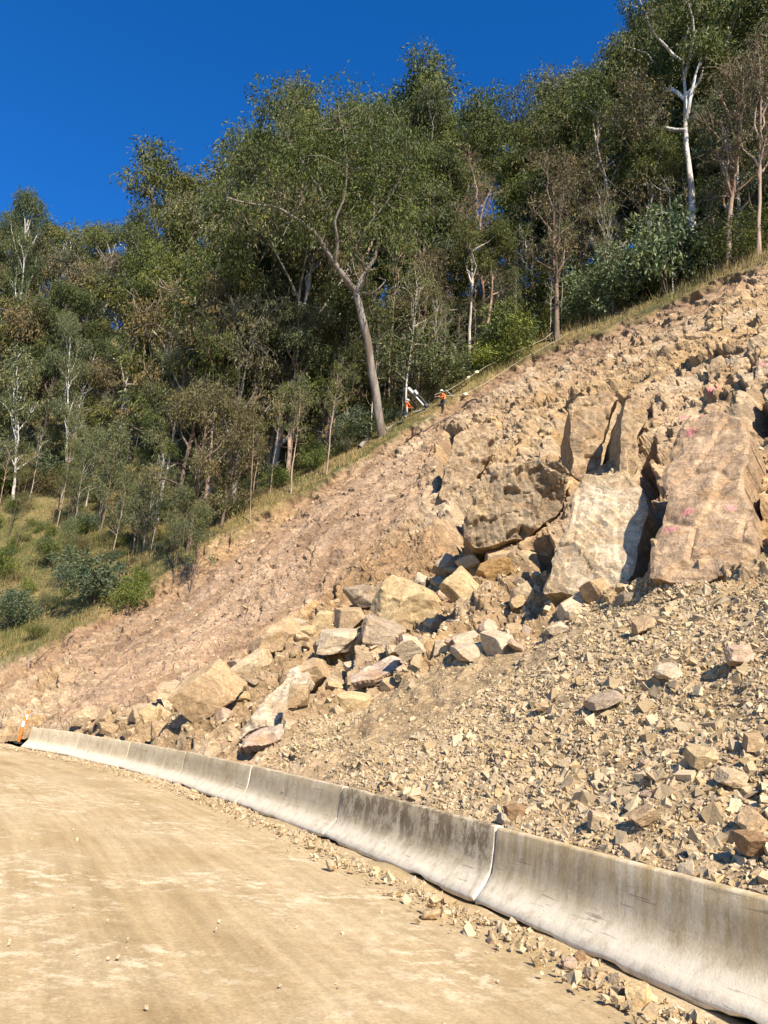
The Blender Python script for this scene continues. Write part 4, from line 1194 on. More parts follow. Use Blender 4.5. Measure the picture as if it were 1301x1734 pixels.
# the big leaning gum at the edge of the cut, limb by limb
def main_gum():
    P, s, t = hit(648, 747)
    b = land(s, t)[0]
    D = float((b - EYE) @ FWD)
    rng = np.random.default_rng(71)
    def at(px, py, dz=0.0):
        d = ray(px, py); return EYE + d * (D + dz) - b
    V, F, Cc, Cr = [], [], [], []
    def path(pp, r0, r1, n=7, sub=4):
        pts = np.array([at(*p) for p in pp]); u = np.linspace(0, len(pts) - 1, (len(pts) - 1) * sub + 1)
        q = np.stack([np.interp(u, np.arange(len(pts)), pts[:, k]) for k in range(3)], -1)
        q[1:-1] += rng.normal(0, .05, (len(q) - 2, 3))
        q[1:-1] = (q[:-2] + 2 * q[1:-1] + q[2:]) / 4
        tube(V, F, q, np.linspace(r0, r1, len(q)), n)
        return q
    limbs = [path([(654, 762), (648, 740), (636, 670), (624, 590), (612, 530), (603, 492)], .37, .25, 10),
             path([(603, 492), (585, 470, -.4), (562, 440, -.8), (545, 410, -1), (532, 392, -1.2)], .25, .15),
             path([(532, 392, -1.2), (505, 372, -1.6), (470, 350, -2), (420, 345, -2.4), (385, 335, -2.6)], .13, .05),
             path([(545, 410, -1), (556, 372, -.6), (548, 330, .2), (520, 285, .8), (488, 240, 1)], .13, .05),
             path([(568, 445, -.8), (572, 410, -1.4), (566, 375, -2), (585, 330, -2.2), (590, 270, -2), (575, 200, -1.6)], .13, .04),
             path([(603, 492), (616, 465, .4), (634, 440, .8), (641, 410, 1), (632, 360, 1.5), (640, 300, 1.5), (635, 215, 1.2)], .19, .05),
             path([(620, 462, .5), (612, 440, -.2), (600, 420, -.8), (622, 385, -1.2), (665, 330, -1.2), (690, 270, -1)], .10, .04),
             path([(613, 496), (632, 498, -.5), (648, 484, -.6), (654, 474, -.5), (640, 470, -.6)], .09, .03, 5),
             path([(596, 505), (620, 480, -.6), (626, 455, -1), (600, 430, -1.2)], .06, .02, 5),
             path([(545, 345, .4), (510, 320, .8), (475, 300, .6), (440, 285, .4)], .08, .03, 5),
             path([(500, 372, -1.6), (470, 385, -1), (455, 410, -.6)], .05, .02, 5)]
    allp = np.vstack(limbs[2:])
    lobes = [(500, 185, 62, 55), (445, 220, 45, 55), (560, 190, 45, 50), (620, 200, 40, 60), (655, 220, 35, 60), (420, 280, 55, 50), (480, 285, 60, 50), (560, 290, 60, 50), (640, 300, 60, 55), (690, 330, 35, 55),
             (400, 340, 45, 40), (460, 350, 50, 35), (560, 380, 50, 30), (640, 380, 45, 40), (600, 340, 55, 45), (520, 250, 60, 45), (680, 270, 40, 50), (590, 425, 25, 18), (500, 395, 30, 22), (670, 410, 30, 22)]
    for x, y, rx, ry in lobes:
        for _ in range(int(rx * ry / 260) + 2):
            c = at(x + rng.uniform(-1, 1) * rx * .8, y + rng.uniform(-1, 1) * ry * .8, rng.uniform(-3.2, 3.2))
            Cc.append(c); Cr.append(rng.uniform(.8, 1.35))
            i = int(((allp - c) ** 2).sum(1).argmin())
            mid = (allp[i] + c) / 2 + rng.normal(0, .25, 3)
            tube(V, F, [allp[i], mid, c], [.035, .025, .012], 3)
    C, R = np.array(Cc), np.array(Cr)
    tm, cm = finish(V, F, [leaves(C, R, 150, .30, 'olive', rng, .75)])
    r = empty('gum_tree', tuple(b), 'biggest gum tree, leaning grey trunk at the edge of the cut, crooked bare limbs', 'tree')
    a = link('trunk', tm, r); a['tint'] = (*BARK['grey'], 1.0)
    c = link('crown', cm, r); c['tint'] = (.95, 1.0, 1.0, 1.0)
main_gum()

SPOT = [  # trees one can pick out, foot to top
    (948, 560, 232, 'sparse', 0, 'brown', 'thinly leaved brown tree on the grassy lip, with a straight dark trunk', (1, 1, 1), 1.1, 0, None),
    (1082, 440, 150, 'sparse', 1, 'dark', 'grey twiggy half-bare tree behind the grassy lip, right of the thinly leaved brown tree', (.95, .95, 1), 1.1, 5, None),
    (1168, 400, -40, 'tall', 0, 'white', 'tall gum with a bright white forked upper trunk, crown cut off at the top', (1, 1, .95), 1.0, 7, 1172),
    (1288, 385, 60, 'sparse', 1, 'pink', 'straight pinkish trunk at the right edge carrying thin grey foliage', (.9, .95, 1), .9, 0, 1296),
    (1222, 380, 130, 'sparse', 0, 'pink', 'half-bare tree with pale tangled branches, left of the right edge trunk', (1.05, 1.05, 1.1), 1.2, 3, 1225),
    (690, 690, 425, 'slender', 0, 'pale', 'pale forked sapling standing right behind the drill rig', (1.1, 1.1, .9), 1.0, 0, 715),
    (743, 668, 480, 'slender', 1, 'pale', 'thin pale sapling just left of the standing worker with the pack', (1, 1, 1), .8, 1, 742),
    (757, 640, 500, 'slender', 0, 'grey', 'second thin sapling behind the standing worker with the pack', (1, 1, 1), .7, 3, 756),
    (668, 600, 380, 'slender', 1, 'pink', 'slim reddish trunk rising behind the saplings, right of the biggest gum', (1, 1, 1), .9, 8, 672),
    (22, 852, 610, 'small', 0, 'white', 'small tree with a thin white stem, at the left edge of the photo', (1, 1, 1), .9, 0, 36),
    (112, 802, 520, 'round', 2, 'white', 'grey-green gum with a bent white trunk, blackened foot, on the grassy slope', (1, 1, 1), .62, 0, 118),
    (345, 722, 420, 'round', 0, 'pale', 'yellowish gum with a bright pale trunk, left of the biggest gum', (1.15, 1.1, .9), .8, 2, 335),
    (326, 945, 655, 'bushy', 0, 'brown', 'bushy drab tree with a dark stem standing right at the left end of the cut', (.95, .98, 1), 1.05, 0, None),
    (395, 905, 690, 'bushy', 0, 'brown', 'second bushy drab tree, right of the one at the left end of the cut', (1, 1, 1), 1.0, 1, None),
    (256, 882, 690, 'bushy', 1, 'grey', 'small forked tree with a pale stem left of the two bushy drab trees', (.9, .95, 1), .8, 0, None),
    (194, 935, 800, 'small', 0, 'pink', 'short tree with a crooked pinkish stem on the left grassy slope', (1, .95, .9), .8, 0, None),
    (430, 895, 640, 'pole', 0, 'pink', 'bare thin pole of a dead sapling at the edge of the cut', (1, 1, 1), .6, 0, 434),
    (499, 846, 640, 'slender', 0, 'pink', 'leaning thin tree at the edge of the cut, right of the bare thin pole', (1.1, 1.05, .9), 1.1, 0, 516),
    (558, 812, 600, 'slender', 1, 'pink', 'thin tree leaning right at the edge of the cut, left of the biggest gum', (1, 1, 1), 1.1, 0, 578),
    (97, 1005, 880, 'small', 0, 'dark', 'little tree with a dark stem on the grass above the road bend', (1, 1.05, 1), .7, 0, None),
    (28, 700, 318, 'tall', 1, 'white', 'tall thin gum poking above the forest at the far left, white upper trunk', (1, 1, 1.2), .5, 14, 58),
    (218, 680, 470, 'round', 1, 'pale', 'dark gum with short bits of pale trunk showing, left of the yellowish gum', (1, 1, 1), .8, 6, None),
]
for px, by, ty, kd, vr, bk, lb, ti, w, back, tpx in SPOT:
    tree_at(px, by, ty, kd, vr, bk, lb, ti, w, back, tpx)

def forest():
    rng = np.random.default_rng(4242)
    for row in range(5):
        step = [66, 60, 58, 58, 60][row]
        for px in np.arange(-150, 1460, step):
            x = px + rng.uniform(-.45, .45) * step
            right = x > 780
            if right and row == 1 and rng.random() < .6: continue
            cy, ty = crest_y(x), top_y(x)
            if 590 < x < 700 and row < 2: continue
            if 1120 < x < 1215 and row < 3: continue
            f = [.50, .34, .20, .09, .0][row] + rng.uniform(-.07, .07) * (row < 4) + rng.uniform(0, .05) * (row == 4)
            if right: f = [.42, .30, .18, .08, 0][row] + rng.uniform(-.05, .06) * (row < 4)
            topy = ty + (cy - ty) * f
            back = [5, 10, 16, 23, 30][row] + rng.uniform(-2, 3)
            if x < 480 and row < 3 and rng.random() < .35: kd_force = 'bushy'
            else: kd_force = None
            if x < 300: back *= [1, 1.1, 1.2, 1.3, 1.35][row]
            kd = rng.choice(['round', 'tall', 'bushy', 'sparse'], p=[.5, .3, .12, .08] if row < 2 else [.55, .45, 0, 0])
            if right and row < 2: kd = rng.choice(['sparse', 'tall', 'round'], p=[.35, .35, .3])
            if kd_force and not right: kd = kd_force
            var = int(rng.integers(3))
            bk = rng.choice(['pale', 'grey', 'brown', 'dark', 'pink'], p=[.36, .26, .16, .08, .14])
            g = rng.uniform(.85, 1.15)
            ti = np.array([g * rng.uniform(.92, 1.12), g, g * rng.uniform(.85, 1.1)])
            if x < 250: ti *= np.array([1.08, 1.05, 1.3])
            zone = 'downhill of the biggest gum' if x < 480 else ('around the biggest gum' if x < 780 else 'on the ridge above the cut')
            lb = ('gum tree whose crown meets the sky, ' if row == 4 else 'gum tree crowded inside the forest, ') + zone
            w = rng.uniform(.85, 1.15) * (1.0 if row < 3 else .9)
            tree_at(x, cy, topy, kd, var, bk, lb, ti, w, back, group=('skyline gums ' if row == 4 else 'gums inside the forest ') + zone)
forest()
def backfill():
    rng = np.random.default_rng(838)
    for x in np.arange(560, 1340, 36):
        xx = x + rng.uniform(-12, 12); cy, ty = crest_y(xx), top_y(xx)
        tree_at(xx, cy, ty + (cy - ty) * rng.uniform(.50, .66), 'bushy' if rng.random() < .6 else 'round', int(rng.integers(3)), 'grey', 'low bushy tree filling the gaps between the trunks behind the brow', np.array([.8, .9, .85]) * rng.uniform(.85, 1.1), rng.uniform(1.2, 1.6),
                rng.uniform(13, 22), group='low bushy trees behind the brow')
backfill()
# thin stems in the understorey
def stems():
    rng = np.random.default_rng(5151)
    for x in np.arange(180, 1300, 19):
        xx = x + rng.uniform(-14, 14)
        if rng.random() < .15: continue
        cy = crest_y(xx)
        tree_at(xx, cy, cy - rng.uniform(110, 230), 'slender' if rng.random() < .75 else 'pole', int(rng.integers(2)), rng.choice(['pale', 'grey', 'pink', 'brown']),
                'slender sapling in the understorey behind the lip of the cut', (1, 1, 1), rng.uniform(.7, 1.0), rng.uniform(1, 11), group='saplings behind the lip of the cut', name='sapling')
stems()

SHRUBS = [(160, 1035, 930, 0, 'blue-green bush on the slope above the road bend', 1.3), (218, 1040, 962, 1, 'yellow-green leafy bush at the left end of the cut', .9), (25, 1072, 990, 0, 'blue-green bush at the left edge just above the road', 1.2),
          (4, 985, 925, 1, 'bright green bush cut off by the left edge', 1.0), (248, 1005, 955, 1, 'bright leafy bush right of the yellow-green one', 1.0), (1040, 520, 430, 0, 'tall silvery green bush on the grassy lip, right of the thin brown tree', .9),
          (1000, 530, 455, 0, 'silvery bush beside the thin brown tree', .8), (1132, 440, 345, 0, 'pale blue-green bush under the white-trunked gum', .8), (1255, 420, 362, 2, 'reddish olive bush at the top right of the grassy lip', 1.1),
          (880, 590, 520, 1, 'bright green bush behind the ropes', 1.0), (820, 640, 575, 1, 'green bush behind the pale rope pads', 1.1), (530, 810, 750, 1, 'light green bush between the two thin leaning trees', .8),
          (95, 960, 900, 2, 'scrubby olive bush on the left slope', 1.2), (600, 770, 690, 0, 'grey-green bush at the left foot of the biggest gum', .9), (730, 640, 560, 3, 'dark bush behind the two workers', 1.1), (70, 1090, 1052, 2, 'low straw-green bush at the road bend', 1.3)]
for x, by, ty, v, lb, w in SHRUBS:
    tree_at(x, by, ty, 'shrub', v, 'brown', lb, (1.5, 1.45, 1.25) if 'silver' in lb or 'pale' in lb else (1, 1, 1), w, 0 if x < 300 else .8, name='shrub', cat='shrub')
def under():
    rng = np.random.default_rng(616)
    for x in np.arange(-60, 1330, 22):
        for r in range(2):
            xx = x + rng.uniform(-12, 12); cy = crest_y(xx)
            if xx > 800 and r == 0 and rng.random() < .55: continue
            tree_at(xx, cy + rng.uniform(-4, 6), cy - rng.uniform(30, 85), 'shrub', int(rng.choice([0, 1, 2, 2, 3, 3, 4, 4])), 'brown', 'dark understorey shrub under the gums behind the lip of the cut',
                    np.array([1, 1, 1]) * rng.uniform(.7, 1.15), rng.uniform(.8, 1.5), ([2.5, 7] if xx < 800 else [4.5, 8])[r] + rng.uniform(-1.5, 2), name='shrub', cat='shrub', group='understorey shrubs')
under()
def left_bank():
    rng = np.random.default_rng(626)
    n = 0
    while n < 72:
        x, y = rng.uniform(-30, 340), rng.uniform(800, 1075)
        if y > 1085 - x * .42 or y < crest_y(x) - 10: continue
        n += 1
        h = rng.uniform(14, 50) * (.6 if rng.random() < .4 else 1)
        tree_at(x, y, y - h, 'shrub', int(rng.choice([2, 2, 3, 4, 4, 0, 1])), 'brown', 'scrubby bush in the rough grass of the slope above the road bend', np.array([1, 1, 1]) * rng.uniform(.8, 1.25), rng.uniform(.7, 1.4), 0,
                name='shrub', cat='shrub', group='scrubby bushes on the grassy slope')
    for _ in range(36):
        x = rng.uniform(-20, 330); y = crest_y(x) + rng.uniform(0, 95)
        tree_at(x, y, y - rng.uniform(90, 190), 'slender' if rng.random() < .7 else 'small', int(rng.integers(2)), rng.choice(['pale', 'pink', 'brown', 'dark']), 'thin sapling rising from the grassy slope below the forest', (1, 1, 1), .9, 0,
                name='sapling', group='saplings on the grassy slope')
left_bank()

# ------------------------------------------------------------------ grass on the lip and the left slope
def grass():
    rng = np.random.default_rng(717)
    n = 330000
    tq = np.concatenate([rng.uniform(-8, 50, n // 2), rng.uniform(26, 72, n // 2)]); sq = np.concatenate([rng.uniform(2, 43, n // 2), rng.uniform(1.5, 34, n // 2)])
    e = np.minimum((edge_s(tq) - sq) * .6, edge_t(np.clip(sq, 2, 34.2)) - tq + 100 * (sq > 34.2)) + .5 * fbm(tq * .6, sq * .6, 12, 3)
    k = (e < .1) & (e > -9 - 30 * (tq > 29)) & (rng.random(n) < np.clip(.55 + .9 * fbm(tq * .4, sq * .4, 19, 3), .05, 1)) & ~((tq > 30) & (sq < 3.5 + 1.5 * fbm(tq * .5, sq, 8, 2)))
    tq, sq = tq[k], sq[k]; m = len(tq)
    P = land(sq, tq)
    tu = (1 + .9 * sstep(28.5, 26, tq) * (sq > 20)) * (1 + 1.6 * (vnoise(tq * 1.6, sq * 1.6, 27) > .62) * vnoise(tq * 4, sq * 4, 28))
    h = tu * rng.uniform(.10, .36, m) * np.clip(1 + fbm(tq * .5, sq * .5, 23, 3), .4, 1.6)
    ax = rng.normal(0, .38, (m, 3)); ax[:, 2] = 1; ax /= np.linalg.norm(ax, axis=1)[:, None]
    a = rng.uniform(0, 6.28, m); sd = np.stack([np.cos(a), np.sin(a), 0 * a], -1) * (.016 + .016 * rng.random(m))[:, None]
    V = np.stack([P - sd, P + sd, P + ax * h[:, None]], 1).reshape(-1, 3)
    f = np.clip(.42 + 1.0 * fbm(tq * .3, sq * .3, 29, 3) + .5 * fbm(tq * 1.4, sq * 1.4, 26, 2) + rng.normal(0, .2, m), 0, 1)
    c = lerp3((.27, .20, .085), (.115, .12, .036), f * (1 - .45 * sstep(28.5, 26, tq))) * rng.uniform(.8, 1.2, m)[:, None]
    o = link('grass', mesh_np('grass', V, np.arange(m * 3).reshape(m, 3), MAT['grass'], np.repeat(c, 3, 0)))
    props(o, kind='stuff')
grass()

# ------------------------------------------------------------------ slabs drawn from their outlines
boulder(370, 1214, 116, 78, 36, .34, T_TAN, 'big flat tan slab leaning out over the barrier top', 1777, 'rock_slab', 'rock slab', cuts=4, n=5, lift=.55)
outcrop('long white slab pointing down towards the barrier', [(398, 1248), (425, 1212), (455, 1175), (495, 1130), (522, 1120), (528, 1140), (500, 1170), (480, 1205), (462, 1228), (430, 1234)], (450, 1226), .5, 40, 42, .5, (.57, .465, .33), 32, amp=.07, cell=(.6, .9), name='rock_slab', cat='rock slab', bed=.25)
outcrop('smooth pinkish slab sloping down to the left below the largest yellow boulder', [(596, 1158), (600, 1142), (640, 1116), (672, 1104), (680, 1114), (668, 1132), (636, 1150)], (650, 1144), .42, 38, 52, .32, (.54, .42, .32), 33, amp=.04, cell=(.7, .7), name='rock_slab', cat='rock slab')
outcrop('low pinkish slab lying flat just above the barrier', [(402, 1262), (412, 1246), (450, 1226), (494, 1218), (500, 1226), (478, 1246), (440, 1258)], (460, 1252), .32, 40, 54, .3, (.53, .41, .31), 34, amp=.05, cell=(.6, .6), name='rock_slab', cat='rock slab')

# ------------------------------------------------------------------ orange marker posts at the end of the barriers
M_OR = flat_mat('orange_plastic', (.75, .20, .035), .5, .15)
M_WH = flat_mat('white_reflective', (.78, .76, .72), .4, .1)
M_RUB = flat_mat('black_rubber', (.03, .03, .03), .8, .2)
def ring_mesh(name, prof, n, mat, sx=1, sy=1):
    V = np.array([(r * math.cos(k * 2 * math.pi / n) * sx, r * math.sin(k * 2 * math.pi / n) * sy, z) for r, z in prof for k in range(n)])
    i = np.arange(len(prof) * n).reshape(len(prof), n); j = np.roll(i, -1, 1)
    return mesh_np(name, V, np.stack([i[:-1], j[:-1], j[1:], i[1:]], -1).reshape(-1, 4), mat, smooth=True)
def marker(px, py, top_py, label):
    P = hit(px, py)[0]
    H = (py - top_py) / px_per_m(P)
    r = empty('marker_post', tuple(P), label, 'marker post', 'orange marker posts at the road bend')
    r.rotation_euler = (0, rad(4), 0)
    link('post', ring_mesh('post', [(.05, .05), (.055, .06), (.052, H * .97), (.04, H), (.001, H)], 12, M_OR), r)
    link('reflective_band', ring_mesh('reflective_band', [(.0535, H * .62), (.0555, H * .63), (.0555, H * .82), (.0535, H * .83)], 12, M_WH), r)
    link('base', ring_mesh('base', [(.001, 0), (.17, 0), (.17, .035), (.09, .06), (.001, .06)], 8, M_RUB), r)
marker(31, 1259, 1214, 'orange marker post with a white band, in front at the end of the barriers')
marker(37, 1246, 1203, 'orange marker post half hidden behind the front one')

# ------------------------------------------------------------------ two workers, drill rig, ropes
M_SKIN = flat_mat('skin', (.45, .27, .18), .6, .08); M_SHIRT = flat_mat('orange_shirt', (.72, .17, .04), .8, .2, 9); M_NAVY = flat_mat('navy_cloth', (.025, .032, .06), .85, .25, 9)
M_KHAKI = flat_mat('khaki_cloth', (.42, .36, .26), .85, .2, 9); M_BOOT = flat_mat('boot_leather', (.08, .055, .035), .6, .2); M_HELM = flat_mat('helmet_shell', (.80, .79, .74), .35, .05)
M_STEEL = flat_mat('painted_white_steel', (.55, .53, .49), .4, .35, 14); M_DARK = flat_mat('dark_steel', (.06, .06, .065), .5, .3, 14, .4); M_GALV = flat_mat('galvanised_tube', (.42, .42, .42), .4, .2, 14, .6)
M_ROPE = flat_mat('rope_fibre', (.55, .47, .30), .9, .2, 30); M_PAD = flat_mat('cream_canvas', (.66, .58, .36), .9, .15, 9)

def person(px, py, H, yaw, J, legs_mat, shirt_from, label):
    """one continuous skinned figure; J overrides joints (x right, y ahead, z up, metres for a 1.75 m body)"""
    P, s, t = hit(px, py)
    b = land(s, t)[0]
    j = {'pelvis': (0, 0, .95), 'spine': (0, .01, 1.12), 'chest': (0, .03, 1.32), 'neck': (0, .04, 1.47), 'head': (0, .06, 1.56), 'crown': (0, .06, 1.70), 'nose': (0, .17, 1.58),
         'shL': (-.19, .02, 1.40), 'elL': (-.25, .06, 1.12), 'wrL': (-.22, .25, .98), 'shR': (.19, .02, 1.40), 'elR': (.25, .06, 1.12), 'wrR': (.22, .25, .98),
         'hpL': (-.10, 0, .90), 'knL': (-.12, .05, .50), 'anL': (-.12, 0, .09), 'toL': (-.13, .19, .04), 'hpR': (.10, 0, .90), 'knR': (.12, .05, .50), 'anR': (.12, 0, .09), 'toR': (.13, .19, .04)}
    j.update(J)
    rr = {'pelvis': .145, 'spine': .135, 'chest': .155, 'neck': .062, 'head': .088, 'crown': .075, 'nose': .016, 'sh': .075, 'el': .048, 'wr': .034, 'hp': .095, 'kn': .066, 'an': .048, 'to': .042}
    E = [('pelvis', 'spine'), ('spine', 'chest'), ('chest', 'neck'), ('neck', 'head'), ('head', 'crown'), ('head', 'nose')]
    for S_ in 'LR': E += [('chest', 'sh' + S_), ('sh' + S_, 'el' + S_), ('el' + S_, 'wr' + S_), ('pelvis', 'hp' + S_), ('hp' + S_, 'kn' + S_), ('kn' + S_, 'an' + S_), ('an' + S_, 'to' + S_)]
    for S_ in 'LR':
        w, e = np.array(j['wr' + S_]), np.array(j['el' + S_]); d = (w - e) / np.linalg.norm(w - e)
        sd = np.cross(d, (0, 0, 1.0)); sd /= np.linalg.norm(sd)
        j['pm' + S_] = tuple(w + d * .07); rr['pm'] = .03; E.append(('wr' + S_, 'pm' + S_))
        for k, (o, ln) in enumerate([(-.03, .07), (-.01, .085), (.01, .08), (.03, .06)]):
            a, c = 'f%d' % k + S_, 'g%d' % k + S_
            j[a] = tuple(w + d * (.07 + ln * .55) + sd * o); j[c] = tuple(w + d * (.07 + ln) + sd * o + np.array([0, 0, -.03]))
            rr['f%d' % k] = .0095; rr['g%d' % k] = .008; E += [('pm' + S_, a), (a, c)]
        j['th' + S_] = tuple(w + d * .05 + sd * -.06 + np.array([0, 0, -.01])); rr['th'] = .011; E.append(('wr' + S_, 'th' + S_))
    nm = list(j); ix = {k: i for i, k in enumerate(nm)}
    k_ = H / 1.75
    me = bpy.data.meshes.new('person'); me.from_pydata([tuple(np.array(j[k]) * k_) for k in nm], [(ix[a], ix[c]) for a, c in E], [])
    tmp = link('person_skeleton', me)
    tmp.modifiers.new('skin', 'SKIN'); sv = me.skin_vertices[0].data
    for i, k in enumerate(nm):
        q = rr[k] if k in rr else rr[k[:-1]]
        sv[i].radius = (q * k_, q * k_ * (.8 if k in ('chest', 'spine', 'pelvis') else 1)); sv[i].use_root = (k == 'pelvis')
    tmp.modifiers.new('sub', 'SUBSURF').levels = 1
    dg = bpy.context.evaluated_depsgraph_get()
    body = bpy.data.meshes.new_from_object(tmp.evaluated_get(dg))
    bpy.data.objects.remove(tmp)
    body.name = 'person'
    for m in (M_SKIN, M_SHIRT, legs_mat, M_BOOT): body.materials.append(m)
    segs = [(np.array(j[a]) * k_, np.array(j[c]) * k_, a, c) for a, c in E]
    for f in body.polygons:
        c = np.array(f.center); best, bm_ = 9, 0
        for a, e, na, ne in segs:
            ab = e - a; u = np.clip((c - a) @ ab / (ab @ ab + 1e-9), 0, 1); dd = np.linalg.norm(c - a - u * ab)
            if dd < best:
                best = dd; g = ne[:2]
                bm_ = 1 if g in ('sp', 'ch', 'sh', 'el', 'wr') or ne == 'neck' else 2 if g in ('hp', 'kn', 'an') else 3 if g == 'to' else 0
                if na == 'pelvis' and ne == 'spine' and u < .3: bm_ = 2
                if g == 'an' and u > .85: bm_ = 3
        f.material_index = bm_; f.use_smooth = True
    o = link('person', body)
    o.location = tuple(b - np.array([0, 0, .02])); o.rotation_euler = (0, 0, yaw)
    props(o, label, 'person')
    hc = np.array(j['crown']) * k_; R_ = .128 * k_
    prof = [(R_ * 1.32, -.045), (R_ * 1.30, -.035), (R_, -.03)] + [(R_ * math.cos(a), R_ * .95 * math.sin(a)) for a in np.linspace(.05, 1.5, 7)] + [(.001, R_ * .95)]
    h = link('helmet', ring_mesh('helmet', [(r, z * 1.0) for r, z in prof], 14, M_HELM, .92, 1.08), o)
    h.location = (hc[0], hc[1] + .01, hc[2] - .02)
    return o, b
w1, b1 = person(752, 702, 1.68, rad(150), {'chest': (0, .14, 1.28), 'neck': (0, .22, 1.40), 'head': (0, .27, 1.47), 'crown': (0, .30, 1.60), 'nose': (0, .38, 1.46), 'shL': (-.19, .15, 1.34), 'shR': (.19, .15, 1.34), 'elL': (-.27, .30, 1.10), 'elR': (.26, .32, 1.12),
          'wrL': (-.12, .50, 1.0), 'wrR': (.12, .52, 1.05), 'knL': (-.13, .14, .50), 'anL': (-.14, .10, .09), 'toL': (-.15, .28, .05), 'knR': (.14, -.02, .50), 'anR': (.15, -.20, .12), 'toR': (.17, -.03, .05)}, M_NAVY, 0,
          'worker in white helmet and orange shirt, leaning into the slope, carrying a pale pack')
w2, b2 = person(690, 719, 1.62, rad(-70), {'wrL': (-.14, .42, 1.12), 'wrR': (.16, .44, 1.06), 'elL': (-.26, .16, 1.14), 'elR': (.26, .18, 1.12), 'anR': (.14, -.14, .09), 'toR': (.15, .04, .04), 'knR': (.13, .03, .49)}, M_KHAKI, 0,
          'worker in white helmet and orange shirt standing left of the drill rig')
# pack on the first worker's back
bm = bmesh.new(); bmesh.ops.create_icosphere(bm, subdivisions=2, radius=.5)
for v in bm.verts: v.co = Vector([math.copysign(abs(c * 2) ** .6, c) * .5 for c in v.co]); v.co.x *= .36; v.co.y *= .26; v.co.z *= .50
me = bpy.data.meshes.new('backpack'); bm.to_mesh(me); bm.free(); me.materials.append(M_PAD)
for p in me.polygons: p.use_smooth = True
o = link('backpack', me); q = w1.matrix_basis @ Vector((.06, -.12, 1.24)); o.location = q; o.rotation_euler = (rad(-14), 0, rad(150))
props(o, 'pale canvas pack on the back of the leaning worker', 'backpack')

RD = float((hit(715, 712)[0] - EYE) @ FWD)
def rp(px, py, dz=0.0): return EYE + ray(px, py) * (RD + dz)
def beam(name, parent, a, b, w, h, mat):
    a, b = np.asarray(a, float), np.asarray(b, float); o0 = np.array(parent.location) if parent else np.zeros(3)
    d = (b - a) / np.linalg.norm(b - a); x = np.cross(d, (.1, -1, .2)); x /= np.linalg.norm(x); y = np.cross(d, x)
    V = [p + sx * x * w / 2 + sy * y * h / 2 - o0 for p in (a, b) for sx, sy in ((-1, -1), (1, -1), (1, 1), (-1, 1))]
    F = [(0, 1, 2, 3), (7, 6, 5, 4), (0, 4, 5, 1), (1, 5, 6, 2), (2, 6, 7, 3), (3, 7, 4, 0)]
    me = mesh_np(name, V, F, mat)
    bm = bmesh.new(); bm.from_mesh(me); bmesh.ops.recalc_face_normals(bm, faces=bm.faces); bmesh.ops.bevel(bm, geom=bm.edges, offset=min(w, h) * .15, segments=1, affect='EDGES'); bm.to_mesh(me); bm.free()
    return link(name, me, parent)
def pipe(name, parent, pts, r, mat, n=6):
    o0 = np.array(parent.location) if parent else np.zeros(3)
    V, F = [], []; tube(V, F, np.array(pts) - o0, np.full(len(pts), r), n)
    return link(name, mesh_np(name, np.vstack(V), np.vstack(F), mat, smooth=True), parent)
rig = empty('drill_rig', tuple(rp(722, 712)), 'portable drill rig with a slanting white mast, between the two workers', 'drill rig')
beam('mast', rig, rp(695, 661), rp(731, 702), .11, .12, M_STEEL)
beam('feed_rail', rig, rp(707, 667, .1), rp(734, 697, .1), .07, .09, M_DARK)
beam('drill_head', rig, rp(691, 657, -.05), rp(700, 666, -.05), .22, .22, M_STEEL)
beam('motor', rig, rp(702, 661, -.1), rp(707, 668, -.1), .2, .18, M_STEEL)
beam('carriage', rig, rp(720, 684, -.1), rp(724, 689, -.1), .30, .26, M_DARK)
for a, b_ in (((701, 698, .1), (724, 692, .1)), ((710, 712, -.4), (738, 702, -.4)), ((715, 716, .5), (744, 703, .5))): pipe('rail', rig, [rp(*a), rp(*b_)], .045, M_GALV)
for a, b_ in (((707, 697, .1), (707, 713, .1)), ((739, 686, 0), (735, 706, 0)), ((724, 690, .3), (716, 716, .3)), ((728, 696, -.3), (742, 706, -.3))): pipe('leg', rig, [rp(*a), rp(*b_)], .04, M_DARK)
hr = np.random.default_rng(5)
for k in range(4):
    pts = [rp(700 + 8 * k + 10 * u + hr.uniform(-3, 3), 708 + 6 * math.sin(u * 3 + k) - 4 * u, hr.uniform(-.3, .3)) for u in np.linspace(0, 1.6, 7)]
    pipe('hose', rig, pts, .035, M_DARK, 5)
def thing_pipe(name, pts, r, mat, label, cat, n=5, group=None):
    return props(pipe(name, None, pts, r, mat, n), label, cat, group)
def over(px, py, up=.25):
    P, s, t = hit(px, py)
    return land(s, t)[0] + np.array([0, 0, up])
def brow(sv, dt, up):
    e = np.array([[s_, float(edge_t(s_)) + dt] for s_ in sv]); P = land(e[:, 0], e[:, 1])
    zz = P[:, 2].copy(); zz[1:-1] = np.maximum(zz[1:-1], (zz[:-2] + zz[2:]) / 2); P[:, 2] = zz + up
    return list(P)
q0 = land([27.6], [27.9])[0] + np.array([0, 0, 1.05])
B1, B2 = brow([29, 30.5, 32, 33.5, 35, 36.5], .5, .75), brow([29, 30.5, 32, 33.5, 35, 36.4], -.3, .25)
thing_pipe('rope', [q0] + B1, .017, M_ROPE, 'upper safety rope running from the leaning worker up along the grassy lip', 'rope')
thing_pipe('rope', [q0 - np.array([0, 0, .15])] + B2, .017, M_ROPE, 'lower safety rope lying on the edge of the cut', 'rope')
thing_pipe('steel_rod', [rp(755, 660, .6), rp(776, 680, .6)], .03, M_GALV, 'grey steel rod stuck slanting into the ground right of the leaning worker', 'rod')
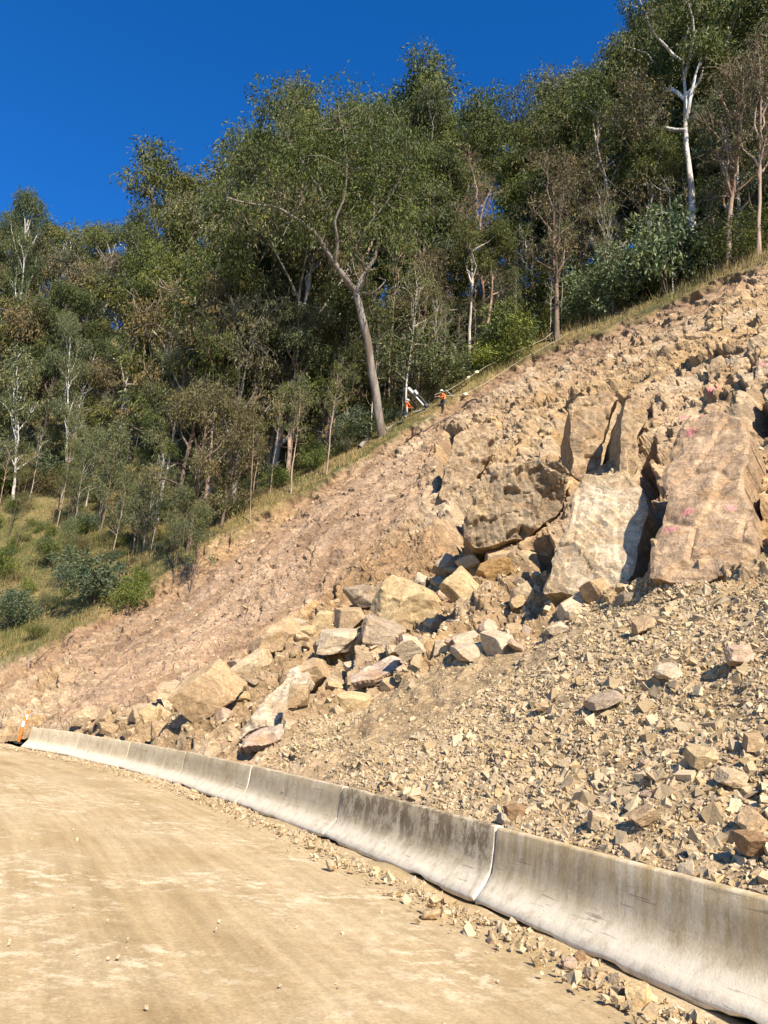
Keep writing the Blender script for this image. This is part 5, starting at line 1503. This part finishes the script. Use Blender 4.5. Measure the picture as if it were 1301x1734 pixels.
for i, (q, lb) in enumerate([(B1[1], 'lower of the two cream rope pads'), ((B1[1] + B1[2]) / 2, 'upper of the two cream rope pads, further up the rope'), (B2[0], 'cream rope pad right beside the leaning worker')]):
    me = rock_mesh(90 + i, (.42, .3, .26), 30, 1, .02); me.materials.append(M_PAD)
    for p in me.polygons: p.use_smooth = True
    o = link('rope_pad', me); o.location = q; o.rotation_euler = (.2, -.5, .4)
    props(o, lb, 'rope pad')

# ------------------------------------------------------------------ fallen timber and roots
lr = np.random.default_rng(88)
def timber(name, pxs, r0, r1, bark, label, cat, up=.12, wig=.08):
    pts = [over(x, y, up) for x, y in pxs]
    q = [pts[0]]
    for a, b_ in zip(pts[:-1], pts[1:]): q += [a + (b_ - a) * .5 + lr.normal(0, wig, 3), b_]
    V, F = [], []; tube(V, F, q, np.linspace(r0, r1, len(q)), 7)
    o = link(name, mesh_np(name, np.vstack(V), np.vstack(F), MAT['bark'], smooth=True)); o['tint'] = (*BARK[bark], 1.0)
    return props(o, label, cat)
timber('fallen_log', [(656, 738), (672, 731), (686, 728)], .16, .1, 'grey', 'grey fallen log right of the biggest gum\'s foot', 'log')
timber('fallen_log', [(612, 766), (622, 757), (630, 751)], .18, .13, 'grey', 'short grey log left of the biggest gum\'s foot', 'log')
timber('fallen_branch', [(686, 748), (720, 738), (760, 716), (782, 706)], .07, .03, 'brown', 'long brown branch lying on the bank below the workers', 'branch')
timber('fallen_branch', [(790, 700), (806, 690), (828, 680)], .09, .04, 'brown', 'brown branch sticking from the bank right of the workers', 'branch')
timber('fallen_branch', [(784, 694), (800, 686), (815, 688)], .07, .03, 'dark', 'dark broken branch crossing the brown one right of the workers', 'branch')
timber('fallen_branch', [(958, 548), (972, 525), (988, 500)], .10, .05, 'white', 'white dead branch leaning beside the thin brown tree', 'branch', .3)
timber('dead_roots', [(96, 1140), (104, 1112), (120, 1090), (136, 1072)], .06, .02, 'dark', 'dark exposed root hanging down the bank at the left', 'root', .05, .14)
timber('dead_roots', [(112, 1118), (128, 1098), (150, 1085)], .04, .015, 'dark', 'thin exposed root right of the dark one at the left bank', 'root', .05, .12)
timber('fallen_branch', [(28, 1160), (52, 1128), (70, 1118), (92, 1100)], .045, .015, 'brown', 'dry twisted branch on the pale bank above the marker posts', 'branch', .15, .2)
timber('fallen_branch', [(322, 600), (340, 606), (352, 640)], .05, .03, 'brown', 'dead branch caught inside the left forest', 'branch', .5) if False else None
timber('fallen_log', [(905, 612), (925, 596), (940, 590)], .12, .08, 'dark', 'dark stump root overhanging the brow of the cut below the ropes', 'log', .05)
